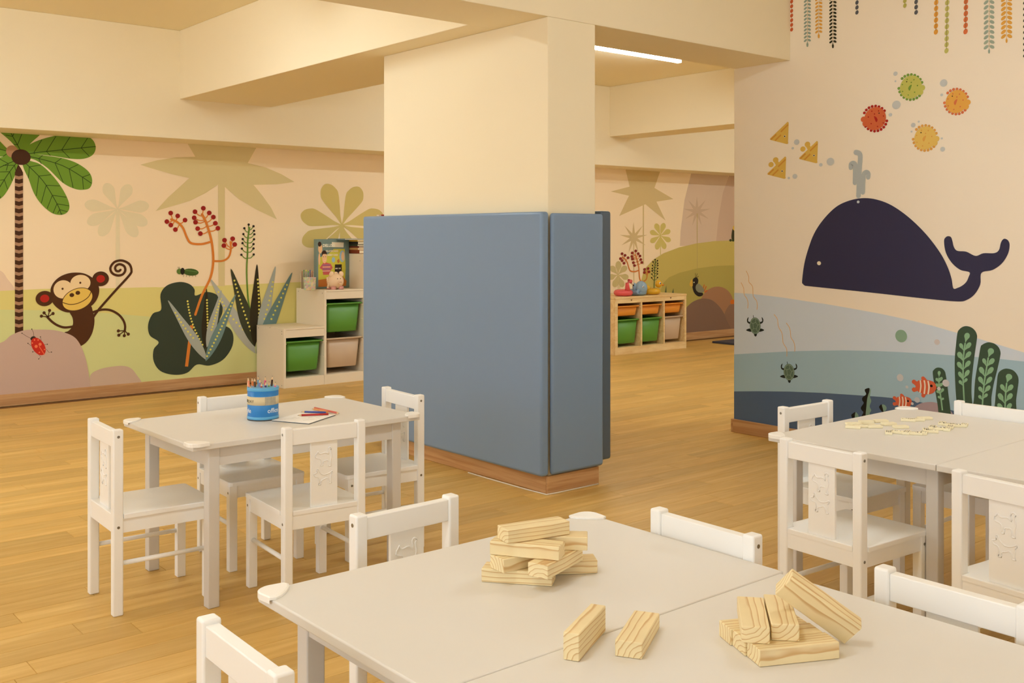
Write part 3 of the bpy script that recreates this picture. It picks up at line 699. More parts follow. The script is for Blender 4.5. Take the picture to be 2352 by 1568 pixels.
def puffer(cx_, cy_, body, dots, flip, name):
    # drawn in the A4 frame; tail to the right unless flipped
    s_ = -1 if flip else 1; fr = A4; R_ = 86 / 3.408
    for i in range(22):
        a = 2 * PI * i / 22 + .1
        if (abs(math.sin(a)) < .33 and math.cos(a) * s_ > 0) or (abs(math.sin(a) - .3) < .3 and math.cos(a) * s_ < 0): continue
        W.disc(fr([(cx_ + 94 * math.cos(a), cy_ - 98 * math.sin(a))])[0], 3.3, dots, 6, n=12)
    W.disc(fr([(cx_, cy_)])[0], R_, body, 6.5, ry=R_ * 1.05, n=32)
    W.disc(fr([(cx_ + s_ * 90, cy_ + 6)])[0], 6.5, body, 6.7, n=14); W.disc(fr([(cx_ + s_ * 76, cy_ + 40)])[0], 6.5, body, 6.8, n=14)
    W.poly(fr([(cx_ + s_ * 8, cy_ - 18), (cx_ - s_ * 12, cy_ - 8), (cx_ - s_ * 20, cy_ + 12), (cx_ - s_ * 8, cy_ + 27)]), dots, True, 7.2)
    for dx, dy in ((-28, -60), (25, -58), (4, -36), (-66, -20), (52, -12), (-64, 34), (30, 40), (-20, 62)): W.disc(fr([(cx_ + s_ * dx, cy_ + dy)])[0], 1.6, dots, 7.2, n=10)
    W.disc(fr([(cx_ - s_ * 32, cy_ - 42)])[0], 1.4, P(30, 25, 20), 7.5, n=10)
    W.done(name)
bb = P(190, 192, 190)
puffer(1338, 682, P(184, 182, 92), P(112, 142, 60), False, 'green_puffer_fish_print')
puffer(1695, 795, P(226, 168, 78), P(206, 112, 72), False, 'orange_puffer_fish_print')
puffer(1450, 1080, P(226, 190, 100), P(218, 160, 78), False, 'yellow_puffer_fish_print')
puffer(1058, 928, P(204, 102, 62), P(160, 36, 28), True, 'red_puffer_fish_print')
bubbles(A4, [(1218, 577, 5), (1218, 636, 2.2), (1225, 821, 9.8), (1179, 898, 4), (1595, 650, 8.6), (1580, 743, 3.2), (1357, 979, 5.3), (1400, 952, 2.4), (1344, 1030, 2.3), (1581, 1083, 2.3), (1587, 1168, 5.5), (445, 1112, 6.3), (414, 1160, 2.8), (634, 1290, 4), (709, 1265, 8.8), (383, 1393, 2.8), (431, 1380, 5.6)], bb)
W.done('bubbles_print')
ye, oy = P(216, 178, 84), P(200, 142, 60)
for ox, oy_, fins in ((0, 0, False), (229, 150, True), (-20, 272, True)):
    f4 = lambda pts, ox=ox, oy_=oy_: A4([(x + ox, y + oy_) for x, y in pts])
    if fins:
        W.disc(f4([(300, 980)])[0], 6.4, ye, 5.5); W.disc(f4([(264, 1016)])[0], 6, ye, 5.6)
        W.stroke(f4([(300, 985), (325, 1030)]), 10, ye, False, 5.7)
    W.poly(f4([(374, 952), (382, 960), (376, 1125), (366, 1127), (236, 1094), (236, 1084)]), ye, False, 6)
    for a, b_ in (((378, 975), (320, 1032)), ((285, 1052), (243, 1092)), ((322, 1055), (276, 1100))): W.stroke(f4([a, b_]), 3.6, oy, False, 6.5, False)
    W.disc(f4([(370, 1118)])[0], 2.6, ye, 6.2, n=10)
    W.disc(f4([(351, 1067)])[0], 2.5, P(240, 225, 190), 7, n=12); W.disc(f4([(351, 1067)])[0], 1.6, P(20, 18, 15), 7.4, n=12)
    W.done('triangle_fish_print')
# hanging garlands
def beads(x, y1, step, r_, m_, name, line=True, slant=0.0):
    y_ = y1; k_ = 0; ys = []
    while y_ > -120:
        W.disc(A4([(x + slant * (y1 - y_), y_)])[0], r_, m_, 5.5 if line else 5, ry=r_ * 1.3, ang=-.25, n=14); ys.append(y_); y_ -= step
    W.stroke(A4([(x, y1 - 12), (x + slant * (y1 + 120), -120)]), .8, P(90, 80, 50), False, 6 if line else 4, False); W.done(name)
def leafy(x, y1, step, w_, m_, name):
    W.petal(A4([(x, y1 - 50)])[0], A4([(x, y1)])[0], 2.2, m_, 5, .5); y_ = y1 - 42
    W.stroke(A4([(x, y1 - 45), (x + 3, -120)]), .9, P(190, 160, 110), False, 4.6, False)
    while y_ > -120:
        for s_ in (-1, 1): W.disc(A4([(x + s_ * w_ * .56, y_ - 8 - (3 if s_ > 0 else 0))])[0], w_ * .155, m_, 5, ry=w_ * .088, ang=-s_ * .62, n=14)
        y_ -= step
    W.done(name)
beads(405, 232, 36.5, 3.4, P(192, 92, 52), 'red_bead_garland_print', False)
leafy(528, 368, 28, 27, P(134, 148, 136), 'grey_leaf_garland_print')
leafy(617, 300, 28, 27, P(218, 160, 68), 'yellow_leaf_garland_print')
leafy(728, 378, 28, 28, P(52, 50, 32), 'dark_leaf_garland_print')
beads(916, 98, 39, 3.8, P(84, 84, 88), 'grey_bead_garland_print', False)
beads(1291, 44, 36, 4, P(172, 166, 86), 'olive_bead_garland_print', False)
beads(1379, 97, 41, 4.1, P(84, 84, 88), 'grey_bead_garland_print', False)
beads(1534, 250, 46, 4.8, P(224, 158, 64), 'orange_bead_garland_print', slant=.01)
beads(1617, 397, 47, 4.8, P(184, 178, 100), 'green_bead_garland_print', slant=.015)
beads(1766, 247, 47, 5, P(208, 112, 66), 'coral_bead_garland_print', slant=.015)
leafy(1950, 420, 39, 41, P(146, 158, 142), 'grey_leaf_garland_print')
leafy(2087, 336, 36, 43, P(222, 164, 72), 'yellow_leaf_garland_print')
leafy(2262, 480, 46, 45, P(52, 50, 32), 'dark_leaf_garland_print')
# turtles and wavy lines
for cx_, cy_ in ((182, 862), (400, 1160)):
    dk_, sh, ln = P(34, 38, 36), P(84, 104, 88), P(140, 158, 138)
    for s_ in (-1, 1):
        W.poly(A5([(cx_ + s_ * 28, cy_ - 22), (cx_ + s_ * 45, cy_ - 30), (cx_ + s_ * 42, cy_ - 55), (cx_ + s_ * 52, cy_ - 42), (cx_ + s_ * 50, cy_ - 22), (cx_ + s_ * 34, cy_ - 12)]), dk_, True, 5)
        W.poly(A5([(cx_ + s_ * 25, cy_ + 25), (cx_ + s_ * 38, cy_ + 18), (cx_ + s_ * 58, cy_ + 28), (cx_ + s_ * 42, cy_ + 36), (cx_ + s_ * 26, cy_ + 38)]), dk_, True, 5)
    W.stroke(A5([(cx_ - 12, cy_ - 66), (cx_ - 10, cy_ - 52)]), 1.4, dk_, False, 5); W.disc(A5([(cx_ + 2, cy_ + 55)])[0], 3.2, dk_, 5, ry=5)
    W.disc(A5([(cx_, cy_)])[0], 12.6, sh, 5.6, ry=19, n=28)
    W.disc(A5([(cx_, cy_)])[0], 11.4, ln, 5.9, ry=17.6, n=28); W.disc(A5([(cx_, cy_)])[0], 10.4, sh, 6.2, ry=16.4, n=28)
    hx = [(cx_ - 14, cy_ - 14), (cx_ + 4, cy_ - 22), (cx_ + 17, cy_ - 4), (cx_ + 8, cy_ + 20), (cx_ - 10, cy_ + 18)]
    W.stroke(A5(hx + [hx[0]]), .9, ln, False, 6.6, False)
    for a, b_ in ((hx[0], (-27, -22)), (hx[1], (4, -46)), (hx[2], (30, -10)), (hx[3], (17, 38)), (hx[4], (-22, 34))): W.stroke(A5([a, (cx_ + b_[0], cy_ + b_[1])]), .9, ln, False, 6.6, False)
    W.done('turtle_print')
for q in ([(92, 585), (108, 620), (112, 660), (130, 690), (137, 720), (134, 748)], [(125, 510), (140, 545), (142, 580), (165, 610), (170, 670), (190, 700), (196, 730), (194, 757)],
          [(305, 790), (325, 820), (333, 870), (355, 910), (362, 970), (384, 1010), (386, 1058)], [(383, 845), (405, 880), (412, 935), (430, 965), (438, 1000), (436, 1026)]):
    W.stroke(A5(q), 1.5, P(226, 182, 124), True, 5)
W.done('wavy_line_print')
W.disc(A5([(1121, 928)])[0], 13.6, P(130, 160, 138), 5, ry=14.4, n=28); W.disc(A5([(1352, 967)])[0], 6.5, P(196, 190, 192), 5)
W.disc(A8([(807, 92)])[0], 7.6, P(196, 194, 196), 9, ry=8.4); bubbles(A8, [(893, 209, 3.4), (960, 416, 3.2), (1380, 160, 8.2), (1293, 229, 4.3)], P(196, 194, 196), 11); W.disc(A8([(1020, 370)])[0], 6.4, P(186, 186, 192), 10); W.done('bubbles_print')
# cactus fingers
cg, lf = P(58, 76, 60), P(132, 172, 136)
def finger(outl, stem, sprigs, top, name):
    W.poly(A7(outl), cg, True, 6); W.stroke(A7(stem), 3.4, lf, True, 7, False)
    W.petal(A7([stem[0]])[0], A7([top[0]])[0], top[1], lf, 7.4, .62)
    for (bx, by, tx, ty, w_) in sprigs: W.petal(A7([(bx, by)])[0], A7([(tx, ty)])[0], w_, lf, 7.4, .58)
    W.done(name)
finger([(455, 290), (480, 240), (530, 200), (590, 187), (660, 205), (715, 250), (745, 310), (747, 380), (715, 600), (690, 800), (670, 1000), (665, 1200), (670, 1500), (470, 1500), (440, 1300), (420, 1000), (415, 700), (435, 450)],
       [(572, 440), (555, 560), (545, 700), (540, 900), (545, 1100), (562, 1400)],
       [(550, 560, 495, 445, 4.2), (550, 565, 655, 435, 5), (545, 720, 468, 575, 5.6), (545, 700, 655, 570, 5), (543, 860, 460, 725, 5), (543, 840, 645, 708, 5), (540, 1000, 478, 870, 4.2), (540, 985, 630, 845, 4.6), (540, 1085, 482, 1000, 3.6), (542, 1050, 600, 970, 3.4)], ((612, 288), 6.2), 'tall_green_frond_print')
finger([(800, 510), (830, 465), (890, 435), (940, 430), (1010, 450), (1070, 500), (1100, 570), (1095, 650), (1050, 850), (1000, 1050), (965, 1250), (940, 1500), (700, 1500), (705, 1250), (720, 1000), (760, 750)],
       [(918, 660), (895, 800), (870, 950), (850, 1100), (838, 1250), (825, 1450)],
       [(890, 795, 843, 670, 4.2), (892, 800, 1005, 675, 5.4), (868, 950, 795, 800, 5.4), (870, 950, 990, 805, 5.4), (855, 1085, 780, 945, 5), (858, 1085, 970, 950, 5), (842, 1200, 780, 1095, 4.2), (845, 1200, 945, 1080, 4.8), (836, 1300, 775, 1225, 3.6), (838, 1280, 905, 1200, 3.6)], ((975, 520), 7), 'leaning_green_frond_print')
finger([(1060, 920), (1090, 865), (1150, 830), (1210, 825), (1290, 850), (1350, 915), (1372, 1000), (1355, 1150), (1335, 1300), (1315, 1600), (1020, 1600), (1022, 1300), (1045, 1050)],
       [(1195, 1040), (1180, 1180), (1172, 1350), (1160, 1600)],
       [(1180, 1190, 1108, 1060, 4.6), (1182, 1190, 1285, 1068, 5.4), (1165, 1350, 1075, 1195, 5.4), (1172, 1330, 1275, 1198, 5.4), (1165, 1480, 1062, 1348, 5), (1168, 1480, 1262, 1345, 5)], ((1245, 905), 7.2), 'wide_green_frond_print')
finger([(85, 890), (100, 845), (135, 815), (175, 808), (225, 822), (265, 865), (280, 920), (300, 1050), (325, 1250), (350, 1450), (355, 1600), (200, 1600), (155, 1350), (110, 1080)],
       [(180, 960), (180, 1080), (195, 1180), (212, 1300), (230, 1450)],
       [(178, 1035, 135, 965, 3), (182, 1035, 225, 950, 3.4), (180, 1110, 130, 1050, 3.4), (182, 1110, 228, 1040, 3.4), (195, 1205, 145, 1150, 3.2), (200, 1200, 245, 1120, 3.4), (208, 1285, 165, 1235, 2.6), (214, 1305, 248, 1262, 2.6)], ((182, 858), 3.4), 'small_green_frond_print')
# clown fish
def clown(cx_, cy_, s_, name):
    rd, wh = P(206, 98, 66), P(240, 228, 208); fr = lambda pts: A8([(cx_ + x * s_, cy_ + y * s_) for x, y in pts])
    W.disc(fr([(-52, -100)])[0], 4.4 * s_, rd, 8); W.disc(fr([(-50, 115)])[0], 4.6 * s_, rd, 8)
    W.poly(fr([(-70, -100), (-30, -110), (0, -60), (-60, -50)]), rd, True, 8.1); W.poly(fr([(-65, 70), (-5, 75), (-35, 130), (-65, 120)]), rd, True, 8.1)
    for y_ in (-55, 42): W.disc(fr([(-165, y_)])[0], 5.2 * s_, rd, 8)
    W.poly(fr([(-190, -60), (-120, -55), (-110, 50), (-180, 60), (-160, 30), (-145, 0), (-165, -25)]), rd, True, 8.2)
    W.poly(fr([(-125, -60), (-60, -78), (20, -75), (85, -50), (112, 0), (108, 40), (70, 85), (0, 102), (-60, 90), (-120, 55)]), rd, True, 8.5)
    W.stroke(fr([(-88, -75), (-80, 0), (-92, 80)]), 3.2 * s_, wh, True, 9, False); W.stroke(fr([(-38, -75), (-28, 0), (-38, 95)]), 3.4 * s_, wh, True, 9, False)
    W.stroke(fr([(10, -68), (22, 10), (10, 100)]), 3.6 * s_, wh, True, 9, False); W.disc(fr([(52, -5)])[0], 3.1 * s_, P(25, 22, 20), 9, n=14)
    W.done(name)
clown(1146, 200, 1.0, 'large_clownfish_print'); clown(865, 388, .78, 'small_clownfish_print')
for k_, (dkp, ltp) in enumerate((([(425, 230), (370, 235), (365, 260), (380, 300), (335, 340), (332, 375), (350, 410), (315, 465), (325, 500), (345, 530), (300, 620), (375, 620), (382, 480), (395, 360)], [(440, 225), (400, 330), (385, 450), (375, 620), (440, 600), (425, 540), (445, 500), (425, 450), (445, 385), (430, 330)]),
                                 ([(578, 430), (545, 450), (548, 475), (580, 520), (600, 515)], [(578, 430), (615, 435), (637, 470), (625, 505), (600, 515), (590, 480)]),
                                 ([(248, 525), (200, 550), (197, 575), (210, 600), (240, 605)], [(248, 525), (275, 545), (287, 575), (270, 605), (240, 605)]))):
    W.poly(A8(dkp), P(28, 26, 22), True, 5); W.poly(A8(ltp), P(118, 146, 130), True, 5.5); W.done('seaweed_print')
# ------------------------------------------------------------------ child's chair
def make_chair():
    t = thing('child_chair', 'x', 'chair')
    wht = M['white']; hw = .135
    for s in (-1, 1):
        bm = BM(); add_box(bm, min(s * hw, s * (hw - .028)), max(s * hw, s * (hw - .028)), 0, .030, 0, .55, bev=.0045, seg=3)
        p = obj('rear_post', bm, wht, t)
        bm = BM()
        for zz in (.529, .262):
            bm = BM(); add_tube(bm, [(s * (hw - .002), .015, zz), (s * (hw + .0006), .015, zz)], .0042, 10)
            obj('screw', bm, M['metal'], p)
        bm = BM(); add_box(bm, min(s * hw, s * (hw - .028)), max(s * hw, s * (hw - .028)), .277, .305, 0, .286, bev=.002, seg=2)
        p = obj('front_leg', bm, wht, t)
        bm = BM(); add_tube(bm, [(s * (hw - .002), .291, .262), (s * (hw + .0006), .291, .262)], .0042, 10); obj('screw', bm, M['metal'], p)
        bm = BM(); x1 = s * (hw - .004); x0 = s * (hw - .020); add_box(bm, min(x0, x1), max(x0, x1), .030, .277, .244, .286); obj('side_rail', bm, wht, t)
        bm = BM(); add_tube(bm, [(s * (hw - .014), .029, .152), (s * (hw - .014), .278, .152)], .0072, 12); obj('stretcher', bm, wht, t)
    bm = BM(); add_box(bm, -hw + .028, hw - .028, .004, .020, .244, .286); obj('rear_rail', bm, wht, t)
    bm = BM(); add_box(bm, -hw + .028, hw - .028, .281, .299, .244, .286); obj('front_rail', bm, wht, t)
    # seat with notches for the posts
    bm = BM(); zs0, zs1 = .2862, .300
    out = [(-hw + .0285, .002), (hw - .0285, .002), (hw - .0285, .0305), (hw + .003, .0305), (hw + .003, .300), (hw - .001, .309), (hw - .008, .313), (-hw + .008, .313), (-hw + .001, .309), (-hw - .003, .300), (-hw - .003, .0305), (-hw + .0285, .0305)]
    def inset(pts, d):
        r_ = []; n_ = len(pts)
        for i in range(n_):
            (ax, ay), (bx, by), (cx2, cy2) = pts[i - 1], pts[i], pts[(i + 1) % n_]
            u = Vector((bx - ax, by - ay)).normalized(); v = Vector((cx2 - bx, cy2 - by)).normalized()
            n1, n2 = Vector((-u.y, u.x)), Vector((-v.y, v.x)); m_ = (n1 + n2) / max(.3, 1 + n1.dot(n2)); r_.append((bx + m_.x * d, by + m_.y * d))
        return r_
    lv = [(out, zs0), (out, zs1 - .0022), (inset(out, .0008), zs1 - .0006), (inset(out, .0024), zs1)]
    rg = [[bm.verts.new((x, y, z_)) for x, y in pts] for pts, z_ in lv]
    bm.faces.new(rg[0][::-1]); bm.faces.new(rg[-1])
    for k in range(3):
        for i in range(len(out)): bm.faces.new((rg[k][i], rg[k][(i + 1) % len(out)], rg[k + 1][(i + 1) % len(out)], rg[k + 1][i]))
    obj('seat', bm, wht, t)
    bm = BM(); add_box(bm, -hw + .028, hw - .028, .004, .026, .496, .543, bev=.002, seg=2); obj('top_rail', bm, wht, t)
    bm = BM(); add_box(bm, -.044, .044, .0125, .0205, .300, .496, bev=.001, seg=1); sp_ = obj('back_panel', bm, wht, t)
    cat = [(-30, 34), (-29, 39), (-25, 42), (-22, 47), (-18, 42), (-13, 40), (-6, 41), (2, 42), (9, 40), (13, 37), (14, 42), (12, 48), (15, 54), (21, 54), (24, 50), (21, 46), (22, 40), (24, 30), (21, 20), (21, 10), (23, 6), (14, 6), (13, 10), (14, 17), (10, 22), (4, 21), (-2, 21), (-5, 16), (-5, 9), (-13, 9), (-12, 13), (-11, 20), (-14, 27), (-22, 29), (-30, 32)]
    dog = [(-36, -10), (-31, -9), (-25, -6), (-26, 0), (-22, 3), (-19, -2), (-15, -8), (-8, -13), (0, -15), (10, -14), (20, -11), (26, -8), (27, -12), (22, -17), (22, -26), (21, -33), (24, -38), (15, -38), (15, -33), (12, -26), (6, -24), (-2, -27), (-9, -28), (-12, -34), (-12, -39), (-20, -39), (-18, -34), (-18, -24), (-23, -18), (-31, -17)]
    bm = BM()
    for ys in (.0125, .0205):
        for pts in (cat, dog):
            q = [(p[0] * .00098, (p[1] * .00118) + .411) for p in pts]
            q = smooth_closed(q, 2); q.append(q[0])
            sg = 1 if ys < .015 else -1
            add_tube(bm, [(-sg * x * -1, ys, z) for x, z in q], .0018, 6, cap=False)
    obj('carved_outline', bm, wht, sp_)
    return t
chair0 = make_chair()
CH = [
 (1.0569, 3.2225, -92.3, 'leftmost white child chair, at the left end of the pencil-cup table'),
 (1.5863, 2.783, -4.12, 'white child chair on the near side of the pencil-cup table, its back to the camera'),
 (1.6399, 3.5526, 177.2, 'white child chair behind the pencil-cup table, facing the camera'),
 (2.1625, 3.2053, 85.97, 'white child chair at the right end of the pencil-cup table, before the blue pad'),
 (1.242, 1.8566, 182.2, 'white child chair tucked behind the front table, beside its far left edge'),
 (0.6287, 1.3643, -91.5, 'cropped white child chair in the lower left corner of the photo'),
 (1.645, 1.351, 88.95, 'white child chair back showing behind the right edge of the front block table'),
 (3.0464, 2.0937, 177.4, 'white child chair behind the domino table, against the dark sea of the mural'),
 (2.4554, 1.636, -93.6, 'white child chair at the left end of the domino table, carved panel in full view'),
 (3.52, 1.6489, 90.2, 'white child chair at the far right of the domino table, under the printed green fronds'),
 (2.4364, 1.125, -96.0, 'white child chair with carved back panel cut off by the right edge of the photo'),
 (1.6582, 0.8406, 90.0, 'large white chair back in the lower right corner, behind the leaning block'),
]
for i, (x, y, a, lab) in enumerate(CH):
    c = chair0 if i == 0 else copy_tree(chair0)
    c.location = (x, y, 0); c.rotation_euler = (0, 0, math.radians(a)); c['label'] = lab; c['group'] = 'white wooden children\'s chairs'

# ------------------------------------------------------------------ tables
TZ = .503
def make_table(label, x, y, rot, W_, D_, guards, name='child_table'):
    t = thing(name, label, 'table', (x, y, 0), math.radians(rot), 'grey children\'s tables')
    a, b = W_ / 2, D_ / 2
    bm = BM(); add_box(bm, -a, a, -b, b, TZ - .018, TZ, bev=.003, seg=3)
    obj('tabletop', bm, M['tabletop'], t)
    ix, iy = .062, .025; l = .036
    for sx in (-1, 1):
        for sy in (-1, 1):
            x0, x1 = sorted((sx * (a - ix), sx * (a - ix - l))); y0, y1 = sorted((sy * (b - iy), sy * (b - iy - l)))
            bm = BM(); add_box(bm, x0, x1, y0, y1, 0, TZ - .018, bev=.003, seg=2); obj('leg', bm, M['tableleg'], t)
    for sy in (-1, 1):
        y0, y1 = sorted((sy * (b - iy - .004), sy * (b - iy - .022)))
        box_obj('apron', (-a + ix + l, a - ix - l, y0, y1, TZ - .076, TZ - .018), M['tableleg'], t)
    for sx in (-1, 1):
        x0, x1 = sorted((sx * (a - ix - .004), sx * (a - ix - .022)))
        box_obj('apron', (x0, x1, -b + iy + l, b - iy - l, TZ - .076, TZ - .018), M['tableleg'], t)
    for sx, sy in guards:
        bm = BM(); pts = []
        R_ = .030; e = .008
        pts.append((.053, -.0045)); 
        for k in range(7):
            th = -PI / 2 - k * (PI / 2) / 6; pts.append((R_ - e + R_ * math.cos(th), R_ - e + R_ * math.sin(th)))
        pts.append((-.0045, .053)); pts += [(.006, .056), (.020, .050), (.036, .036), (.050, .020), (.056, .006)]
        P_ = [(sx * (a - px), sy * (b - py)) for px, py in pts]
        zt = TZ + .0055
        rings = [[bm.verts.new((px, py, z_)) for px, py in P_] for z_ in (TZ - .006, zt - .0015)]
        cxm = sum(p[0] for p in P_) / len(P_); cym = sum(p[1] for p in P_) / len(P_)
        rings.append([bm.verts.new((cxm + (px - cxm) * .88, cym + (py - cym) * .88, zt)) for px, py in P_])
        n_ = len(P_)
        for k_ in range(2):
            for q in range(n_):
                if k_ == 0 and q >= 8:      # the inner edge only sits on the table top
                    continue
                bm.faces.new((rings[k_][q], rings[k_][(q + 1) % n_], rings[k_ + 1][(q + 1) % n_], rings[k_ + 1][q]))
        low = [bm.verts.new((px, py, TZ + .0002)) for px, py in P_[8:] + P_[:1]]
        up = rings[1][8:] + rings[1][:1]
        for q in range(len(low) - 1): bm.faces.new((low[q], low[q + 1], up[q + 1], up[q]))
        bm.faces.new(rings[2])
        for f in bm.faces: f.smooth = False
        obj('corner_guard', bm, M['guard'], t)
    return t
make_table('grey child table with the blue pencil cup, in front of the monkey mural', 1.640, 3.228, 0.8, .822, .55, [(-1, -1), (-1, 1), (1, 1), (1, -1)])
FR = 0.0; ux, uy = math.cos(math.radians(FR)), math.sin(math.radians(FR))
fx, fy, fw, fd = 1.212, 1.4055, .795, .519
make_table('front grey child table carrying the stack of wooden blocks', fx, fy, FR, fw, fd, [(-1, 1), (1, 1)])
make_table('nearest grey child table, pushed against the front one, with the fallen block pile', fx - .014, fy - (fd + .002) * ux, FR, fw, fd, [(-1, -1), (1, -1)])
RR = .3; rx_, ry_ = 3.080, 1.6925; vx, vy = -math.sin(math.radians(RR)), math.cos(math.radians(RR))
make_table('grey child table with dominoes on it, in front of the whale mural', rx_, ry_, RR, .81, .543, [(-1, 1), (1, 1)])
make_table('empty grey child table at the right edge, pushed against the domino table', rx_ - .545 * vx, ry_ - .545 * vy, RR, .81, .543, [(-1, -1), (1, -1)])

# ------------------------------------------------------------------ wooden blocks
BL, BW, BT = .128, .0405, .0245
bm = BM(); add_box(bm, -BL / 2, BL / 2, -BW / 2, BW / 2, -BT / 2, BT / 2, bev=.0016, seg=2); blk_me = mesh_of('wood_block', bm, M['block'])
def block(label, x, y, zc, ang, rx=0.0, ry=0.0):
    o = bpy.data.objects.new('wood_block', blk_me); C.objects.link(o); o.location = (x, y, zc)
    o.rotation_mode = 'XYZ'; o.rotation_euler = (rx, ry, ang)
    return tag(o, label, 'block', 'loose pine building blocks')
D8 = frame(1060, 1140, 6.03); C3 = frame(1260, 1290, 3.178)
def flat_block(fr, p, q, zb, side, label, edge=False):
    """p, q: pixel ends of a long bottom edge at height zb; side=+1 if the block lies to the left of p->q"""
    a = on_z(*fr([p])[0], zb); b = on_z(*fr([q])[0], zb); d = (b - a); ang = math.atan2(d.y, d.x)
    w_ = BT if edge else BW; h_ = BW if edge else BT
    # keep the end p, true length
    mid = a + d.normalized() * (BL / 2) + Vector((-math.sin(ang), math.cos(ang), 0)) * side * w_ / 2
    return block(label, mid.x, mid.y, zb + h_ / 2, ang, rx=(PI / 2 if edge else 0))
E_ = .0003
z0 = TZ + E_; z1 = z0 + BT + E_; z2 = z1 + BT + E_; z3 = z2 + BT + E_
flat_block(D8, (275, 1182), (1215, 1247), z0, 1, 'pine block lying flat at the bottom left of the front stack')
flat_block(D8, (1885, 1065), (1370, 1085), z0, -1, 'pine block flat on the table at the bottom right of the front stack')
flat_block(D8, (580, 1068), (820, 1010), z1, 1, 'short-looking pine block, end grain showing, on the second layer left')
flat_block(D8, (1195, 1155), (1500, 985), z1, 1, 'pine block with wavy end grain jutting forward in the second layer')
flat_block(D8, (390, 803), (1310, 893), z2, 1, 'striped pine block lying crosswise in the third layer of the stack')
flat_block(D8, (1745, 752), (1440, 745), z2, -1, 'pine block at the back right of the stack, mostly behind the top ones')
flat_block(D8, (640, 662), (1460, 532), z3, 1, 'topmost pine block of the front stack')
flat_block(C3, (222, 732), (412, 512), z0, 1, 'tall-standing pine block on its narrow side, left of the two single blocks', edge=True)
flat_block(C3, (682, 715), (803, 500), z0, 1, 'pine block lying flat, right of the two single blocks')
a = on_z(*C3([(1540, 770)])[0], z0); b = on_z(*C3([(2100, 710)])[0], z0); ang = math.atan2(b.y - a.y, b.x - a.x)
for k, lab in enumerate(('front pine block of the bottom row in the right pile, long side showing', 'middle pine block of the bottom row in the right pile', 'rear pine block of the bottom row in the right pile, peeking out on the left')):
    n_ = Vector((-math.sin(ang), math.cos(ang), 0)); m_ = a + Vector((math.cos(ang), math.sin(ang), 0)) * (BL / 2 - .003 * k) + n_ * (BW / 2 + k * (BW + .0006))
    block(lab, m_.x, m_.y, z0 + BT / 2, ang)
flat_block(C3, (1617, 603), (1570, 388), z1, 1, 'left of the two upper pine blocks of the right pile')
flat_block(C3, (1625, 572), (1572, 360), z1, -1, 'right of the two upper pine blocks, under the leaning one')
lo_p = on_z(*C3([(2160, 602)])[0], z0 + .0005)
hi_p = min((on_z(*C3([(1652, 236)])[0], z1 + .001 * k) for k in range(90)), key=lambda p: abs((p - lo_p).length - BL))
X_ = (hi_p - lo_p).normalized(); hh = Vector((0, 0, H)) - lo_p; hh = (hh - X_ * hh.dot(X_)).normalized()
upv = X_.cross(hh); upv = upv if upv.z > 0 else -upv
an = math.radians(33); Z2 = hh * math.cos(an) - upv * math.sin(an); Y2 = Z2.cross(X_)
o = block('pine block leaning on the right pile with one end on the table', 0, 0, 0, 0)
R3 = Matrix((X_, Y2, Z2)).transposed()
o.rotation_mode = 'QUATERNION'; o.rotation_quaternion = R3.to_quaternion()
# put its lowest corner at lo_p
cor = [R3 @ Vector((sx * BL / 2, sy * BW / 2, sz * BT / 2)) for sx in (-1, 1) for sy in (-1, 1) for sz in (-1, 1)]
lowc = min(cor, key=lambda v: v.z); o.location = lo_p - lowc

# ------------------------------------------------------------------ dominoes
bm = BM(); add_box(bm, -.0235, .0235, -.0118, .0118, 0, .0082, bev=.0015, seg=2); dom_me = mesh_of('domino', bm, G(247, 238, 205, .4))
def pip_mesh(a_, b_, sd):
    bm = BM(); add_box(bm, -.0007, .0007, -.010, .010, .0082, .0084)
    lay_ = {1: [(0, 0)], 2: [(-1, -1), (1, 1)], 3: [(-1, -1), (0, 0), (1, 1)], 4: [(-1, -1), (1, 1), (-1, 1), (1, -1)], 5: [(-1, -1), (1, 1), (-1, 1), (1, -1), (0, 0)], 6: [(-1, -1), (-1, 0), (-1, 1), (1, -1), (1, 0), (1, 1)]}
    for s_, n_ in ((-1, a_), (1, b_)):
        for px, py in lay_[n_]:
            add_tube(bm, [(s_ * .0122 + px * .0058, py * .0062, .0080), (s_ * .0122 + px * .0058, py * .0062, .0085)], .0021, 8)
    return mesh_of('pips', bm, M['black'])
pipm = [pip_mesh(*p, 0) for p in ((2, 3), (6, 5), (4, 1), (5, 5), (3, 6))]
down = [((215, 672), -38), ((378, 648), -38), ((560, 637), -34), ((215, 712), -62), ((318, 700), -42), ((410, 693), -36), ((483, 706), -38), ((660, 673), -28), ((810, 711), -32), ((1010, 622), -40), ((1110, 603), -33)]
zt = TZ + .0003
for i, (p, a) in enumerate(down):
    v = on_z(*A8([p])[0], zt + .003); o = bpy.data.objects.new('domino', dom_me); C.objects.link(o)
    o.location = (v.x, v.y, zt); o.rotation_euler = (0, 0, math.radians(a)); 
    tag(o, 'blank-backed cream domino lying face down, number %s from the left on the domino table' % ('one two three four five six seven eight nine ten eleven'.split()[i]), 'domino', 'face-down dominoes')
up = [((905, 624), -62), ((660, 783), 30), ((765, 776), -65), ((885, 783), 20), ((1000, 792), -62), ((1098, 787), 25), ((1130, 752), 30), ((1200, 767), -60), ((1208, 718), 20), ((1290, 734), -58), ((1392, 741), 22), ((1430, 714), 22), ((1328, 668), 20), ((1412, 683), -60), ((1492, 694), -58), ((1604, 690), 20)]
nm = 'one two three four five six seven eight nine ten eleven twelve thirteen fourteen fifteen sixteen'.split()
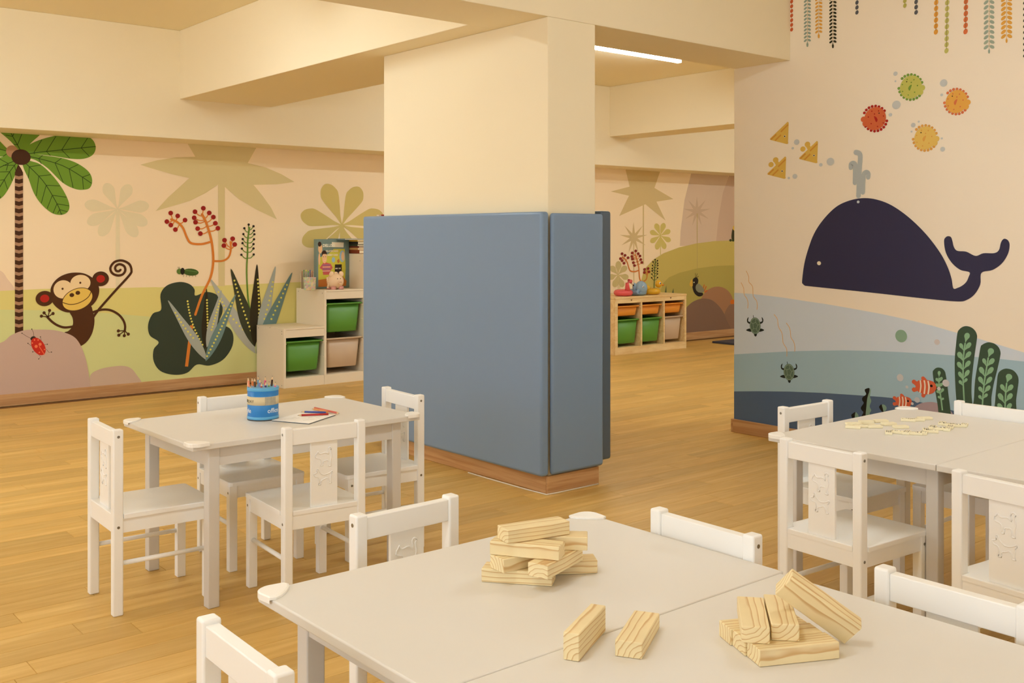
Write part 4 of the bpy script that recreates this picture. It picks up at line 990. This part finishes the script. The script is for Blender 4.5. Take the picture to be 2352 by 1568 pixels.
for i, (p, a) in enumerate(up):
    v = on_z(*A8([p])[0], zt + .003); o = bpy.data.objects.new('domino', dom_me); C.objects.link(o)
    o.location = (v.x, v.y, zt); o.rotation_euler = (0, 0, math.radians(a))
    if 0 < i: o.scale = (.82, .9, 1)
    tag(o, ('cream domino with black pips, number %s along the winding chain from the left' % nm[i - 1]) if i else 'single face-up domino beside the two face-down ones at the back', 'domino', 'face-up dominoes')
    q = obj('pips', pipm[i % 5], None, o); q['kind'] = 'stuff'

# ------------------------------------------------------------------ cup of pencils, paper, loose pencils
def letters(txt, size, wrapR, th0, zc, m_, parent, name='lettering', depth=.0004):
    cu = bpy.data.curves.new('t', 'FONT'); cu.body = txt; cu.size = size; cu.extrude = depth; cu.resolution_u = 3
    to = bpy.data.objects.new('t', cu); C.objects.link(to); bpy.context.view_layer.update()
    me = bpy.data.meshes.new_from_object(to.evaluated_get(bpy.context.evaluated_depsgraph_get()))
    C.objects.unlink(to); bpy.data.objects.remove(to)
    for v in me.vertices:
        x, y, z = v.co
        if wrapR:
            th = th0 + x / wrapR; r_ = wrapR + z
            v.co = (r_ * math.cos(th), r_ * math.sin(th), zc + y)
    me.materials.clear(); me.materials.append(m_)
    return obj(name, me, None, parent)
cupx, cupy = 1.602, 3.236; R_ = .0515
cup = thing('pencil_cup', 'bright blue pencil tin with a beige paper band and white lettering', 'cup', (cupx, cupy, TZ + .0003))
bm = BM(); add_lathe(bm, [(R_ - .002, 0), (R_, .003), (R_, .108), (R_ - .002, .108), (R_ - .002, .004), (0, .004)], n=48); obj('tin', bm, G(40, 130, 205), cup)
bm = BM()
add_lathe(bm, [(R_, .098), (R_ + .0012, .099), (R_ + .0012, .108), (R_, .109)], n=48); obj('rim_band', bm, G(95, 175, 225), cup)
bm = BM(); add_lathe(bm, [(R_, .003), (R_ + .0012, .004), (R_ + .0012, .012), (R_, .013)], n=48); obj('foot_band', bm, G(95, 175, 225), cup)
bm = BM(); add_lathe(bm, [(R_ + .0001, .052), (R_ + .0006, .052), (R_ + .0006, .080), (R_ + .0001, .080)], n=48); obj('paper_band', bm, G(222, 205, 165, .7), cup)
bm = BM(); vs_ = [[bm.verts.new(((R_ + .0009) * math.cos(math.atan2(-cupy, -cupx) + .12 + k * .1), (R_ + .0009) * math.sin(math.atan2(-cupy, -cupx) + .12 + k * .1), z_)) for k in range(9)] for z_ in (.0525, .0795)]
for k in range(8): bm.faces.new((vs_[0][k], vs_[0][k + 1], vs_[1][k + 1], vs_[1][k]))
obj('worn_tape', bm, mat('worn_tape', rgb(178, 170, 148), .7, var=.25, vscale=120), cup)
bm = BM(); add_lathe(bm, [(R_ - .001, -.0002), (R_ + .0008, .0006), (R_ + .0008, .003)], n=48); obj('base_ring', bm, G(60, 60, 60), cup)
view = math.atan2(-cupy, -cupx)      # direction from cup to camera
letters('office', .022, R_ + .0006, view + .28, .026, G(240, 244, 248), cup)
letters('style', .022, R_ + .0006, view - 1.62, .026, G(240, 244, 248), cup)
letters('URDAY', .014, R_ + .0007, view - 1.50, .060, G(95, 85, 65), cup, 'handwriting')
def pencil_mesh(col, L_=.17, r_=.0036):
    bm = BM()
    add_tube(bm, [(0, 0, 0), (L_ - .013, 0, 0)], r_, 6, mat=0)
    add_tube(bm, [(L_ - .013, 0, 0), (L_ - .003, 0, 0)], [r_, r_ * .35], 6, cap=False, mat=1)
    add_tube(bm, [(L_ - .003, 0, 0), (L_, 0, 0)], [r_ * .35, .0003], 6, mat=2)
    return mesh_of('pencil', bm, [col, G(232, 196, 150, .6), P(60, 50, 50)])
def pencil(label, col, a, b, L_=.17, group=None):
    a, b = Vector(a), Vector(b); d = (b - a).normalized(); me = pencil_mesh(col, L_)
    o = bpy.data.objects.new('pencil', me); C.objects.link(o); o.location = a; o.rotation_mode = 'QUATERNION'; o.rotation_quaternion = d.to_track_quat('X', 'Z')
    return tag(o, label, 'pencil', group)
# pencils in the tin: (pixel x of tip, tip z above table, name, colour)
sp_ = [(562, .1235, 'pale peach', (238, 190, 160), .02), (568, .139, 'salmon', (240, 150, 115), -.01), (573, .134, 'orange-tipped', (235, 140, 80), .015), (577, .113, 'cream', (228, 214, 180), -.03), (579, .130, 'bright orange', (228, 120, 50), .02), (583, .137, 'black and yellow', (60, 48, 30), -.012),
       (588, .140, 'light blue', (120, 170, 205), .008), (595, .133, 'lilac', (130, 130, 190), -.012), (600, .122, 'dark red', (170, 30, 35), -.02), (605, .139, 'pink', (225, 90, 140), .004), (609.5, .125, 'navy', (45, 60, 120), -.018), (615, .123, 'light green', (115, 175, 110), -.004), (620, .140, 'dark brown', (60, 36, 26), .012), (630, .122, 'magenta', (230, 90, 150), -.006), (571, .108, 'grey-green', (70, 90, 85), -.02)]
rgt = Vector((math.sin(TH), -math.cos(TH), 0)); fwd = Vector((math.cos(TH), math.sin(TH), 0))
for k, (px, hz, nme, col, dep) in enumerate(sp_):
    lat = (px - 600.5) * .00146
    tip = Vector((cupx, cupy, 0)) + rgt * lat * 1.02 + fwd * dep; tip.z = TZ + hz + .004
    base = Vector((cupx, cupy, 0)) + rgt * lat * .70 + fwd * dep * .7; base.z = TZ + .010
    L_ = (tip - base).length
    pencil('%s coloured pencil standing in the blue tin' % nme, G(*col), base, tip, L_, 'pencils in the blue tin')
D4 = frame(540, 850, 8.4)
def quad_on(z_, pts, fr): return [on_z(*p, z_) for p in fr(pts)]
t = thing('booklet', 'white printed worksheet with a dark back lying beside the blue tin', 'paper', (1.71, 3.15, TZ + .0003))
q = quad_on(TZ + .0035, [(705, 962), (1225, 828), (1935, 855), (1425, 1025)], D4)
def slab(name, q, za, zb, m_, parent, loc):
    bm = BM(); lo2 = [bm.verts.new((p.x - loc[0], p.y - loc[1], za)) for p in q]; hi2 = [bm.verts.new((p.x - loc[0], p.y - loc[1], zb)) for p in q]
    bm.faces.new(lo2[::-1]); bm.faces.new(hi2)
    for i in range(len(q)): bm.faces.new((lo2[i], lo2[(i + 1) % len(q)], hi2[(i + 1) % len(q)], hi2[i]))
    return obj(name, bm, m_, parent)
slab('back_cover', q, 0, .0022, G(50, 62, 70), t, (1.71, 3.15)); slab('sheet', q, .0023, .0034, G(253, 251, 248, .6), t, (1.71, 3.15))
bm = BM()
for a_, b_ in (((.18, .2), (.5, .3)), ((.25, .32), (.45, .42)), ((.5, .62), (.85, .66)), ((.6, .75), (.8, .8)), ((.2, .7), (.4, .85))):
    pa = q[0].lerp(q[1], a_[0]).lerp(q[3].lerp(q[2], a_[0]), a_[1]); pb = q[0].lerp(q[1], b_[0]).lerp(q[3].lerp(q[2], b_[0]), b_[1])
    add_tube(bm, [(pa.x - 1.71, pa.y - 3.15, .0034), ((pa.x + pb.x) / 2 - 1.708, (pa.y + pb.y) / 2 - 3.152, .0034), (pb.x - 1.71, pb.y - 3.15, .0034)], .0006, 4)
obj('faint_drawing', bm, P(196, 190, 182), t)['kind'] = 'stuff'
for lab, col, p0, p1, dz in (('blue pencil lying on the worksheet, farther of the two', (62, 82, 165), (1750, 815), (1275, 800), .0078), ('red pencil lying across the worksheet, nearest the camera', (190, 40, 35), (1800, 845), (1205, 868), .0076),
                             ('coral pencil lying on the table behind the worksheet', (222, 110, 95), (1535, 725), (2010, 832), .0072), ('pale orange pencil under the coral and blue ones', (238, 160, 100), (1785, 805), (1485, 742), .0070)):
    a = on_z(*D4([p0])[0], TZ + dz); b = on_z(*D4([p1])[0], TZ + dz); pencil(lab, G(*col), a, b, (b - a).length, 'loose pencils on the left table')

# ------------------------------------------------------------------ storage shelves with bins
def bin_(label, m_, x0, x1, zb, zr, yf, cat='storage bin', depth=.38):
    """x0..x1: rim width, zb bottom, zr rim top, yf front"""
    cx_ = (x0 + x1) / 2; t = thing('storage_bin', label, cat, (cx_, yf, zb), 0, 'plastic storage bins')
    hw = (x1 - x0) / 2; h = zr - zb; bm = BM()
    bw = hw - .018; tw = hw - .018 - .018 * (h / .23)
    def ring(w_, ya, yb, z_, r_=.02):
        pts = []
        for cx2, cy2, a0 in ((w_ - r_, ya + r_, -PI / 2), (w_ - r_, yb - r_, 0), (-w_ + r_, yb - r_, PI / 2), (-w_ + r_, ya + r_, PI)):
            for k in range(4): a = a0 + k * PI / 6; pts.append(bm.verts.new((cx2 + r_ * math.cos(a), cy2 + r_ * math.sin(a), z_)))
        return pts
    rg = [ring(tw - .004, .030, depth - .03, 0), ring(tw, .026, depth - .026, .006), ring(bw, .010, depth - .01, h - .008), ring(bw - .004, .014, depth - .014, h - .008), ring(tw - .006, .034, depth - .034, .008)]
    for i in range(4):
        for k in range(16):
            f = bm.faces.new((rg[i][k], rg[i][(k + 1) % 16], rg[i + 1][(k + 1) % 16], rg[i + 1][k])); f.smooth = True
    bm.faces.new(rg[0][::-1]); bm.faces.new(rg[4]); obj('tub', bm, m_, t)
    bm = BM(); ro = [ring(hw, -.006, depth, h - .012), ring(hw, -.006, depth, h - .003), ring(hw - .004, -.002, depth - .004, h), ring(bw - .002, .012, depth - .012, h), ring(bw - .002, .012, depth - .012, h - .012)]
    for i in range(4):
        for k in range(16): bm.faces.new((ro[i][k], ro[i][(k + 1) % 16], ro[i + 1][(k + 1) % 16], ro[i + 1][k])).smooth = (i != 1)
    for k in range(16): bm.faces.new((ro[4][k], ro[4][(k + 1) % 16], ro[0][(k + 1) % 16], ro[0][k]))
    obj('rim', bm, m_, t)
    return t
def shelf_part(name, p, m_, t, bev=.001): return box_obj(name, p, m_, t, bev, 1)
SY, SB = 6.930, 7.372
sh = thing('storage_shelf', 'white stepped storage shelf against the mural, left of the blue pads', 'shelf', (3.597, SY, 0))
w = M['shelfwhite']; dy = SB - SY
# local coordinates: x from the left side, y depth
st = [(0, .356, .441), (.356, .694, .714), (.694, 1.05, .985)]
shelf_part('side_panel', (0, .018, 0, dy, 0, .441), w, sh); shelf_part('divider', (.338, .356, 0, dy, 0, .714), w, sh)
shelf_part('divider', (.682, .700, 0, dy, 0, .985), w, sh); shelf_part('side_panel', (1.032, 1.05, 0, dy, 0, .985), w, sh)
for a, b, h_ in ((.018, .338, .441), (.356, .682, .714), (.700, 1.032, .985)):
    x0_ = 0 if a < .02 else a; 
    shelf_part('top_board', (a + .0005, b - .0005, 0, dy, h_ - .013, h_ - .0005), w, sh)
    shelf_part('top_rail', (a, b, .003, .018, h_ - .071, h_ - .014), w, sh)
    shelf_part('plinth', (a, b, .004, .020, 0, .072), w, sh); shelf_part('bottom_board', (a, b, .02, dy, .060, .072), w, sh)
    z_ = .334
    while z_ < h_:
        for xx in (a, b - .010): shelf_part('runner', (xx, xx + .010, .012, dy - .02, z_ - .012, z_ - .006), w, sh, 0)
        if z_ > .3 and z_ < .6 and h_ > .6: pass
        z_ += .27
    for xx in (a, b - .006):
        for zz in ((.21, .48) if h_ > .5 else (.21,)): shelf_part('runner', (xx, xx + .006, .012, dy - .02, zz - .004, zz + .002), w, sh, 0)
    shelf_part('back_board', (a, b, dy - .006, dy, .072, h_ - .014), w, sh)
bm = BM()
for (y_, z_) in ((.03, .02), (.03, .42), (.41, .42), (.03, .40), (.22, .435)): add_tube(bm, [(-.0008, y_, z_), (.001, y_, z_)], .003, 8)
for (y_, z_) in ((.03, .69), (.41, .69), (.22, .705)): add_tube(bm, [(.3372, y_, z_), (.339, y_, z_)], .003, 8)
for (y_, z_) in ((.05, .93), (.25, .97)): add_tube(bm, [(.6812, y_, z_), (.683, y_, z_)], .003, 8)
obj('screw_heads', bm, M['black'], sh)['kind'] = 'stuff'
yb = SY + .012
bin_('green plastic bin in the lowest step of the white shelf', M['bin_green'], 3.6155, 3.9345, .116, .342, yb)
bin_('green plastic bin in the upper middle bay of the white shelf', M['bin_green'], 3.9535, 4.2785, .388, .612, yb)
bin_('beige plastic bin below a green one in the white shelf', M['bin_beige'], 3.9535, 4.2785, .118, .346, yb)
# pine shelf in the far room
PY0, PB = 6.868, 7.37; pd = PB - PY0
ps = thing('storage_shelf', 'natural pine storage shelf with six bins, seen through the opening', 'shelf', (7.0, PY0, 0)); pn = M['pine']
for a in (0.0, 0.352, 0.675, 0.990): shelf_part('side_panel' if a in (0.0, .990) else 'divider', (a, a + (.034 if a == 0 else (.018 if a < .9 else .024)), 0, pd, .0 if a in (0.0, .990) else .067, .527), pn, ps)
shelf_part('top_board', (-.004, 1.018, -.002, pd, .528, .546), pn, ps)
for a, b in ((.034, .352), (.370, .675), (.693, .990)):
    shelf_part('bottom_board', (a, b, .02, pd, .055, .067), pn, ps); shelf_part('back_board', (a, b, pd - .006, pd, .067, .527), pn, ps)
    for zz, hh in ((.448, .010), (.318, .010), (.20, .005)):
        for xx in (a, b - .008): shelf_part('runner', (xx, xx + .008, .012, pd - .02, zz - hh, zz), pn, ps, 0)
shelf_part('top_rail', (.034, .990, .001, .018, .486, .5275), pn, ps); shelf_part('plinth', (.034, .990, .001, .018, 0, .067), pn, ps)
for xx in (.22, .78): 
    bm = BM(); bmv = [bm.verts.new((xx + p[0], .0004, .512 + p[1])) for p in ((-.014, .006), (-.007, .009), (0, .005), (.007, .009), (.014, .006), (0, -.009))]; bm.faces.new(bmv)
    obj('heart_cutout_shade', bm, G(110, 70, 35), ps)  # flat dark heart on the rail, painting the shade of a cut-out
for i, (a, b) in enumerate(((7.036, 7.350), (7.372, 7.673), (7.695, 7.988))):
    wd_ = ('left', 'middle', 'right')[i]
    bin_('shallow orange bin in the %s bay of the pine shelf' % wd_, M['bin_orange'], a, b, .362, .460, PY0 + .015)
    bin_(('deep green bin in the %s bay of the pine shelf' % wd_) if i < 2 else 'deep beige bin in the right bay of the pine shelf', M['bin_green'] if i < 2 else M['bin_beige'], a, b, .098, .330, PY0 + .015)
# ------------------------------------------------------------------ things on the white shelf
ZT = .7145
t = thing('pen_pot', 'small pot with a pale mosaic pattern on the white shelf', 'pot', (3.86, 7.02, ZT))
bm = BM(); add_lathe(bm, [(.040, 0), (.043, .004), (.046, .088), (.049, .094), (.046, .096), (.043, .088), (.038, .006), (0, .006)], n=28)
mz = mat('mosaic', rgb(225, 215, 185), 0.5)
nt = mz.node_tree; vo = nt.nodes.new('ShaderNodeTexVoronoi'); vo.inputs['Scale'].default_value = 70; tc = nt.nodes.new('ShaderNodeTexCoord'); nt.links.new(tc.outputs['Object'], vo.inputs['Vector'])
hs = nt.nodes.new('ShaderNodeMixRGB'); hs.inputs['Fac'].default_value = .35; hs.inputs['Color1'].default_value = rgb(228, 216, 186); nt.links.new(vo.outputs['Color'], hs.inputs['Color2']); nt.links.new(hs.outputs['Color'], nt.nodes['Principled BSDF'].inputs['Base Color'])
obj('pot_body', bm, mz, t)
t = thing('pen_box', 'clear plastic box of coloured felt pens behind the mosaic pot', 'box', (3.928, 7.185, ZT))
gls = bpy.data.materials.new('clear_plastic'); gls.use_nodes = True; g_ = gls.node_tree.nodes['Principled BSDF']; g_.inputs['Base Color'].default_value = rgb(235, 225, 205); g_.inputs['Alpha'].default_value = .10; g_.inputs['Roughness'].default_value = .15
bm = BM(); 
for d_ in ((-.047, .047, -.022, -.020, 0, .13), (-.047, .047, .020, .022, 0, .13), (-.047, -.045, -.02, .02, 0, .13), (.045, .047, -.02, .02, 0, .13), (-.045, .045, -.02, .02, 0, .002)): add_box(bm, *d_)
obj('clear_case', bm, gls, t)
pc = [('brown', (120, 80, 50)), ('dark green', (60, 110, 50)), ('maroon', (110, 60, 50)), ('grey', (120, 130, 120)), ('lime', (190, 200, 50)), ('teal', (60, 110, 120)), ('bright green', (70, 160, 50)), ('blue', (60, 70, 130)), ('brick red', (150, 70, 45)), ('orange-brown', (170, 95, 60))]
for k, (nme, col) in enumerate(pc):
    bm = BM(); L_ = .135 + .012 * math.sin(k * 2.1); add_tube(bm, [(0, 0, 0), (0, 0, L_ - .03)], .0048, 8); add_tube(bm, [(0, 0, L_ - .03), (0, 0, L_)], [.0044, .0036], 8, mat=1)
    o = obj('felt_pen', bm, [G(*col), G(min(255, int(col[0] * 1.25)), min(255, int(col[1] * 1.25)), min(255, int(col[2] * 1.25)))]); o.location = (3.928 - .040 + k * .0089, 7.185 + .006 * (-1) ** k, ZT + .0022)
    tag(o, '%s felt pen standing in the clear box on the white shelf' % nme, 'pen', 'felt pens in the clear box')
# piggy bank
pg = thing('piggy_bank', 'round cream piggy bank with pointed ears on the white shelf', 'piggy bank', (4.068, 6.99, ZT), math.radians(-8))
pk = G(244, 214, 178, .25)
bm = BM(); add_ball(bm, (0, .012, .062), .062, 1.04, 1.15, .98, 24, 16); obj('body', bm, pk, pg)
for s in (-1, 1):
    bm = BM(); add_ball(bm, (s * .040, -.012, .118), .022, .85, .45, 1.0, 14, 10, rot=Matrix.Rotation(-s * .45, 3, 'Y')); obj('ear', bm, pk, pg)
    bm = BM(); add_ball(bm, (s * .012 + .004, -.0555, .083), .0034, u=10, v=8); obj('eye', bm, M['black'], pg)
    for yy in (-.03, .05):
        bm = BM(); add_lathe(bm, [(.019, 0), (.020, .004), (.018, .024)], (s * .032, yy, 0), 16); obj('foot', bm, G(214, 150, 140), pg)
bm = BM(); add_tube(bm, [(.010, -.050, .058), (.010, -.071, .056)], [.017, .015], 16); add_ball(bm, (.005, -.0712, .057), .0028, u=8, v=6, mat=1); add_ball(bm, (.016, -.0712, .057), .0028, u=8, v=6, mat=1); obj('snout', bm, [G(240, 205, 172, .3), P(120, 90, 80)], pg)
for k in range(6): bm = BM(); add_ball(bm, (-.064 + .004 * math.sin(k), .0, .018 + k * .0135), .009, u=10, v=8); obj('curl', bm, pk, pg)
for k in range(3): bm = BM(); add_ball(bm, (-.008 + k * .008, .0, .125 + .003 * (k == 1)), .008, u=10, v=8); obj('curl', bm, pk, pg)
# toy box with printed front
tb = thing('toy_box', 'upright picture-printed toy case reading DELUXE, behind the piggy bank', 'box', (4.125, 7.13, ZT), math.radians(4))
bw_, bh_, bd_ = .148, .385, .045
bm = BM(); add_box(bm, -bw_, bw_ + .004, 0, bd_, 0, bh_, bev=.002, seg=1); obj('case', bm, G(118, 142, 136, .5), tb)
def tb_poly(pts, m_, k, bm_, mi):
    vs = [bm_.verts.new((x * bw_, -.0004 - .0003 * k, z * bh_)) for x, z in pts]; f = bm_.faces.new(vs); f.material_index = mi; f.normal_update()
    if len(vs) > 4: bmesh.ops.triangulate(bm_, faces=[f])
def ell(cx_, cz, rx2, rz, n_=18): return [(cx_ + rx2 * math.cos(2 * PI * k / n_), cz + rz * math.sin(2 * PI * k / n_)) for k in range(n_)]
ml = [P(196, 186, 70), P(120, 150, 150), P(238, 225, 200), P(40, 30, 26), P(232, 188, 140), P(190, 90, 84), P(52, 34, 24), P(150, 176, 190), P(180, 110, 50), P(90, 110, 170), P(214, 196, 60)]
bm = BM()
tb_poly([(-.92, .14), (.76, .14), (.80, .40), (.74, .80), (.05, .80), (-.3, .7), (-.92, .62)], None, 0, bm, 0)
tb_poly([(-.92, .04), (.82, .04), (.86, .14), (.6, .24), (-.92, .18)], None, 1, bm, 8)
tb_poly([(-.08, .84), (.66, .83), (.68, .93), (-.08, .94)], None, 2, bm, 2)
tb_poly(ell(-.80, .81, .13, .10), None, 2, bm, 4); tb_poly(ell(-.84, .90, .11, .05), None, 3, bm, 6)
tb_poly(ell(-.86, .60, .06, .12), None, 2, bm, 4)
tb_poly([(-.85, .42), (-.62, .52), (-.45, .53), (-.15, .50), (-.02, .42), (-.15, .36), (-.2, .28), (-.62, .28), (-.66, .38)], None, 2, bm, 5)
for k, zz in enumerate((.47, .43, .39, .35)): tb_poly([(-.66, zz), (-.18, zz), (-.18, zz + .012), (-.66, zz + .012)], None, 3, bm, (9, 2)[k % 2])
tb_poly(ell(-.54, .62, .15, .11), None, 3, bm, 4); tb_poly([(-.72, .66), (-.70, .74), (-.58, .78), (-.42, .75), (-.36, .66), (-.44, .70), (-.62, .70)], None, 4, bm, 6)
for xx in (-.60, -.48): tb_poly(ell(xx, .645, .018, .008, 8), None, 5, bm, 3)
tb_poly([(-.60, .575), (-.50, .565), (-.44, .58), (-.50, .575)], None, 5, bm, 2)
tb_poly(ell(.02, .58, .11, .055), None, 2, bm, 7); tb_poly(ell(.58, .65, .18, .12), None, 2, bm, 7); tb_poly(ell(.62, .65, .10, .095), None, 3, bm, 4)
tb_poly([(.24, .56), (.36, .60), (.42, .54), (.32, .50)], None, 2, bm, 8)
tb_poly([(.06, .14), (.56, .06), (.58, .50), (.08, .50)], None, 2, bm, 10); tb_poly([(.09, .16), (.53, .085), (.55, .485), (.11, .485)], None, 3, bm, 3)
obj('printed_cover', bm, ml, tb)
def flat_text(txt, size, x, z, m_, parent, y=-.0032, name='lettering'):
    cu = bpy.data.curves.new('t', 'FONT'); cu.body = txt; cu.size = size; cu.resolution_u = 2; cu.offset = size * .035
    to = bpy.data.objects.new('t', cu); C.objects.link(to); bpy.context.view_layer.update()
    me = bpy.data.meshes.new_from_object(to.evaluated_get(bpy.context.evaluated_depsgraph_get()))
    C.objects.unlink(to); bpy.data.objects.remove(to)
    for v in me.vertices: v.co = (x + v.co.x, y, z + v.co.y)
    me.materials.clear(); me.materials.append(m_); return obj(name, me, None, parent)
crm = P(246, 232, 205)
flat_text('DELUXE', .031, -.097, .325, P(252, 244, 225), tb); flat_text('PLAYBOARD', .020, -.066, .285, crm, tb); flat_text('CARRY CASE', .018, -.062, .255, crm, tb)
flat_text('ABC 123', .014, .018, .150, crm, tb); flat_text('+ 8 C b', .013, .020, .110, crm, tb); flat_text('x 5 7 a', .013, .022, .075, crm, tb)
# books piled on the highest step (mostly hidden by the pad)
zz = .986
bk_ = [('red-brown', (140, 60, 35), .028, 4.275), ('tan', (196, 150, 90), .016, 4.262), ('dark red', (120, 40, 30), .012, 4.270), ('dark green', (50, 60, 35), .014, 4.258), ('black', (35, 28, 24), .022, 4.262), ('yellow', (225, 180, 40), .012, 4.258), ('blue-grey thin', (110, 140, 160), .010, 4.165)]
for k, (nme, col, th_, x0_) in enumerate(bk_):
    w_ = .24; xx0 = x0_ + .02 if k < 6 else x0_
    t = thing('book', '%s book lying flat in the pile at the edge of the blue pad' % nme, 'book', (xx0, 7.02, zz + .0003), 0, 'books piled on the shelf')
    box_obj('cover', (0, w_, 0, .26, 0, .002), G(*col, .5), t); box_obj('cover', (0, w_, 0, .26, th_ - .002, th_), G(*col, .5), t)
    box_obj('pages', (.003, w_ - .002, .003, .257, .002, th_ - .002), G(236, 222, 190, .8), t); box_obj('spine', (0, .003, 0, .26, .002, th_ - .002), G(*col, .5), t)
    zz += th_ + .0005
# inflatable toys on the pine shelf
ZP = .547
def ring_toy(name, label, px, col, head):
    v = on_y(px, 670, 6.97); t = thing(name, label, 'toy', (v.x, 6.99, ZP), 0)
    bm = BM(); R1, r1 = .062, .032; nu, nv_ = 24, 12; vs = []
    for i in range(nu):
        a = 2 * PI * i / nu
        vs.append([bm.verts.new(((R1 + r1 * math.cos(2 * PI * j / nv_)) * math.cos(a), (R1 + r1 * math.cos(2 * PI * j / nv_)) * math.sin(a), r1 + .95 * r1 * math.sin(2 * PI * j / nv_))) for j in range(nv_)])
    for i in range(nu):
        for j in range(nv_): bm.faces.new((vs[i][j], vs[(i + 1) % nu][j], vs[(i + 1) % nu][(j + 1) % nv_], vs[i][(j + 1) % nv_])).smooth = True
    obj('ring', bm, col, t); head(t); return t
pkm, blm, ylm = G(226, 92, 96, .2), G(142, 172, 200, .2), G(222, 172, 40, .2)
def head_f(t):
    bm = BM(); add_tube(bm, [(.0, -.06, .05), (-.022, -.075, .09), (-.028, -.08, .125), (-.006, -.082, .148), (.022, -.082, .14)], [.028, .022, .018, .020, .019], 14); obj('neck', bm, pkm, t)
    bm = BM(); add_tube(bm, [(.024, -.084, .138), (.044, -.088, .112)], [.016, .009], 12); add_tube(bm, [(.044, -.088, .114), (.052, -.09, .096)], [.010, .004], 12, mat=1); obj('beak', bm, [G(240, 225, 205), M['black']], t)
ring_toy('inflatable_flamingo', 'pink inflatable flamingo ring on the pine shelf', 1435, pkm, head_f)
def head_e(t):
    bm = BM(); add_ball(bm, (.0, -.052, .072), .068, 1, .8, 1.02, 20, 14); obj('head', bm, blm, t)
    bm = BM(); add_ball(bm, (-.070, -.03, .085), .036, .7, .45, 1.1, 14, 10); obj('ear', bm, blm, t)
    bm = BM(); add_ball(bm, (-.026, -.104, .086), .010, u=10, v=8); add_ball(bm, (-.028, -.1115, .086), .0055, u=8, v=6, mat=1); obj('eye', bm, [G(240, 240, 235), M['black']], t)
    bm = BM(); add_tube(bm, [(-.06, -.07, .05), (-.085, -.08, .03), (-.08, -.09, .012)], [.018, .014, .010], 12); obj('trunk', bm, blm, t)
ring_toy('inflatable_elephant', 'pale blue inflatable elephant between the flamingo and the duck', 1467, blm, head_e)
def head_d(t):
    bm = BM(); add_ball(bm, (.055, -.05, .105), .036, 1, .95, 1.05, 18, 12); obj('head', bm, ylm, t)
    bm = BM(); add_ball(bm, (.088, -.066, .094), .017, 1.5, 1, .6, 12, 8); obj('beak', bm, G(214, 130, 40, .25), t)
    bm = BM(); add_ball(bm, (.042, -.082, .112), .012, 1, .5, 1.1, 12, 8); add_ball(bm, (.042, -.0885, .112), .007, 1, .4, 1.1, 10, 8, mat=1); obj('eye', bm, [G(245, 242, 235), M['black']], t)
    bm = BM(); add_ball(bm, (-.072, -.01, .065), .034, 1, 1, .9, 14, 10); obj('tail', bm, ylm, t)
ring_toy('inflatable_duck', 'yellow inflatable duck ring on the pine shelf', 1499, ylm, head_d)
# dark mat on the floor of the far room
bm = BM(); add_box(bm, 0, 1.6, 0, .62, 0, .02, bev=.004); o = obj('exercise_mat', bm, G(62, 66, 86, .6)); o.location = (8.60, 6.40, .0003); tag(o, 'dark blue-grey mat lying on the floor beyond the opening', 'mat')

# ------------------------------------------------------------------ ceiling tube lights
def tube_light(label, x0, x1, y, name='ceiling_tube_light'):
    L_ = x1 - x0; t = thing(name, label, 'light', ((x0 + x1) / 2, y, CEIL - .075), 0, 'ceiling tube lights')
    bm = BM(); add_box(bm, -L_ / 2, L_ / 2, -.03, .03, .03, .0745, bev=.004); obj('housing', bm, M['housing'], t)
    bm = BM(); add_box(bm, -L_ / 2 + .01, L_ / 2 - .01, -.022, .022, .010, .030, bev=.008, seg=3); obj('diffuser', bm, M['tube'], t)
    for s in (-1, 1):
        bm = BM(); add_box(bm, min(s * L_ / 2, s * (L_ / 2 - .01)), max(s * L_ / 2, s * (L_ / 2 - .01)), -.024, .024, .008, .030); obj('end_cap', bm, M['housing'], t)
tube_light('lit tube lamp on the ceiling beyond the opening', 4.7, 6.28, 5.45)
tube_light('lit tube lamp on the ceiling over the back of the room', 0.9, 2.3, 5.0)
tube_light('lit tube lamp on the ceiling to the left of the beam', -1.6, -.2, 5.0)
tube_light('lit tube lamp on the ceiling over the right-hand tables', 2.5, 3.7, 1.3)
tube_light('lit tube lamp on the ceiling above the front tables', -.2, .8, 1.3)
tube_light('added unseen tube lamp behind the whale wall, brightening the second room', 5.6, 7.0, 2.4)  # extra lamp, added out of view to lift the dim second room
tube_light('added unseen tube lamp brightening the near half of the second room', 8.3, 9.7, 2.4)  # also an added, unseen lamp: more fill for the second room and opening
tube_light('lit tube lamp at the far right end of the second room', 8.3, 9.7, 5.0)
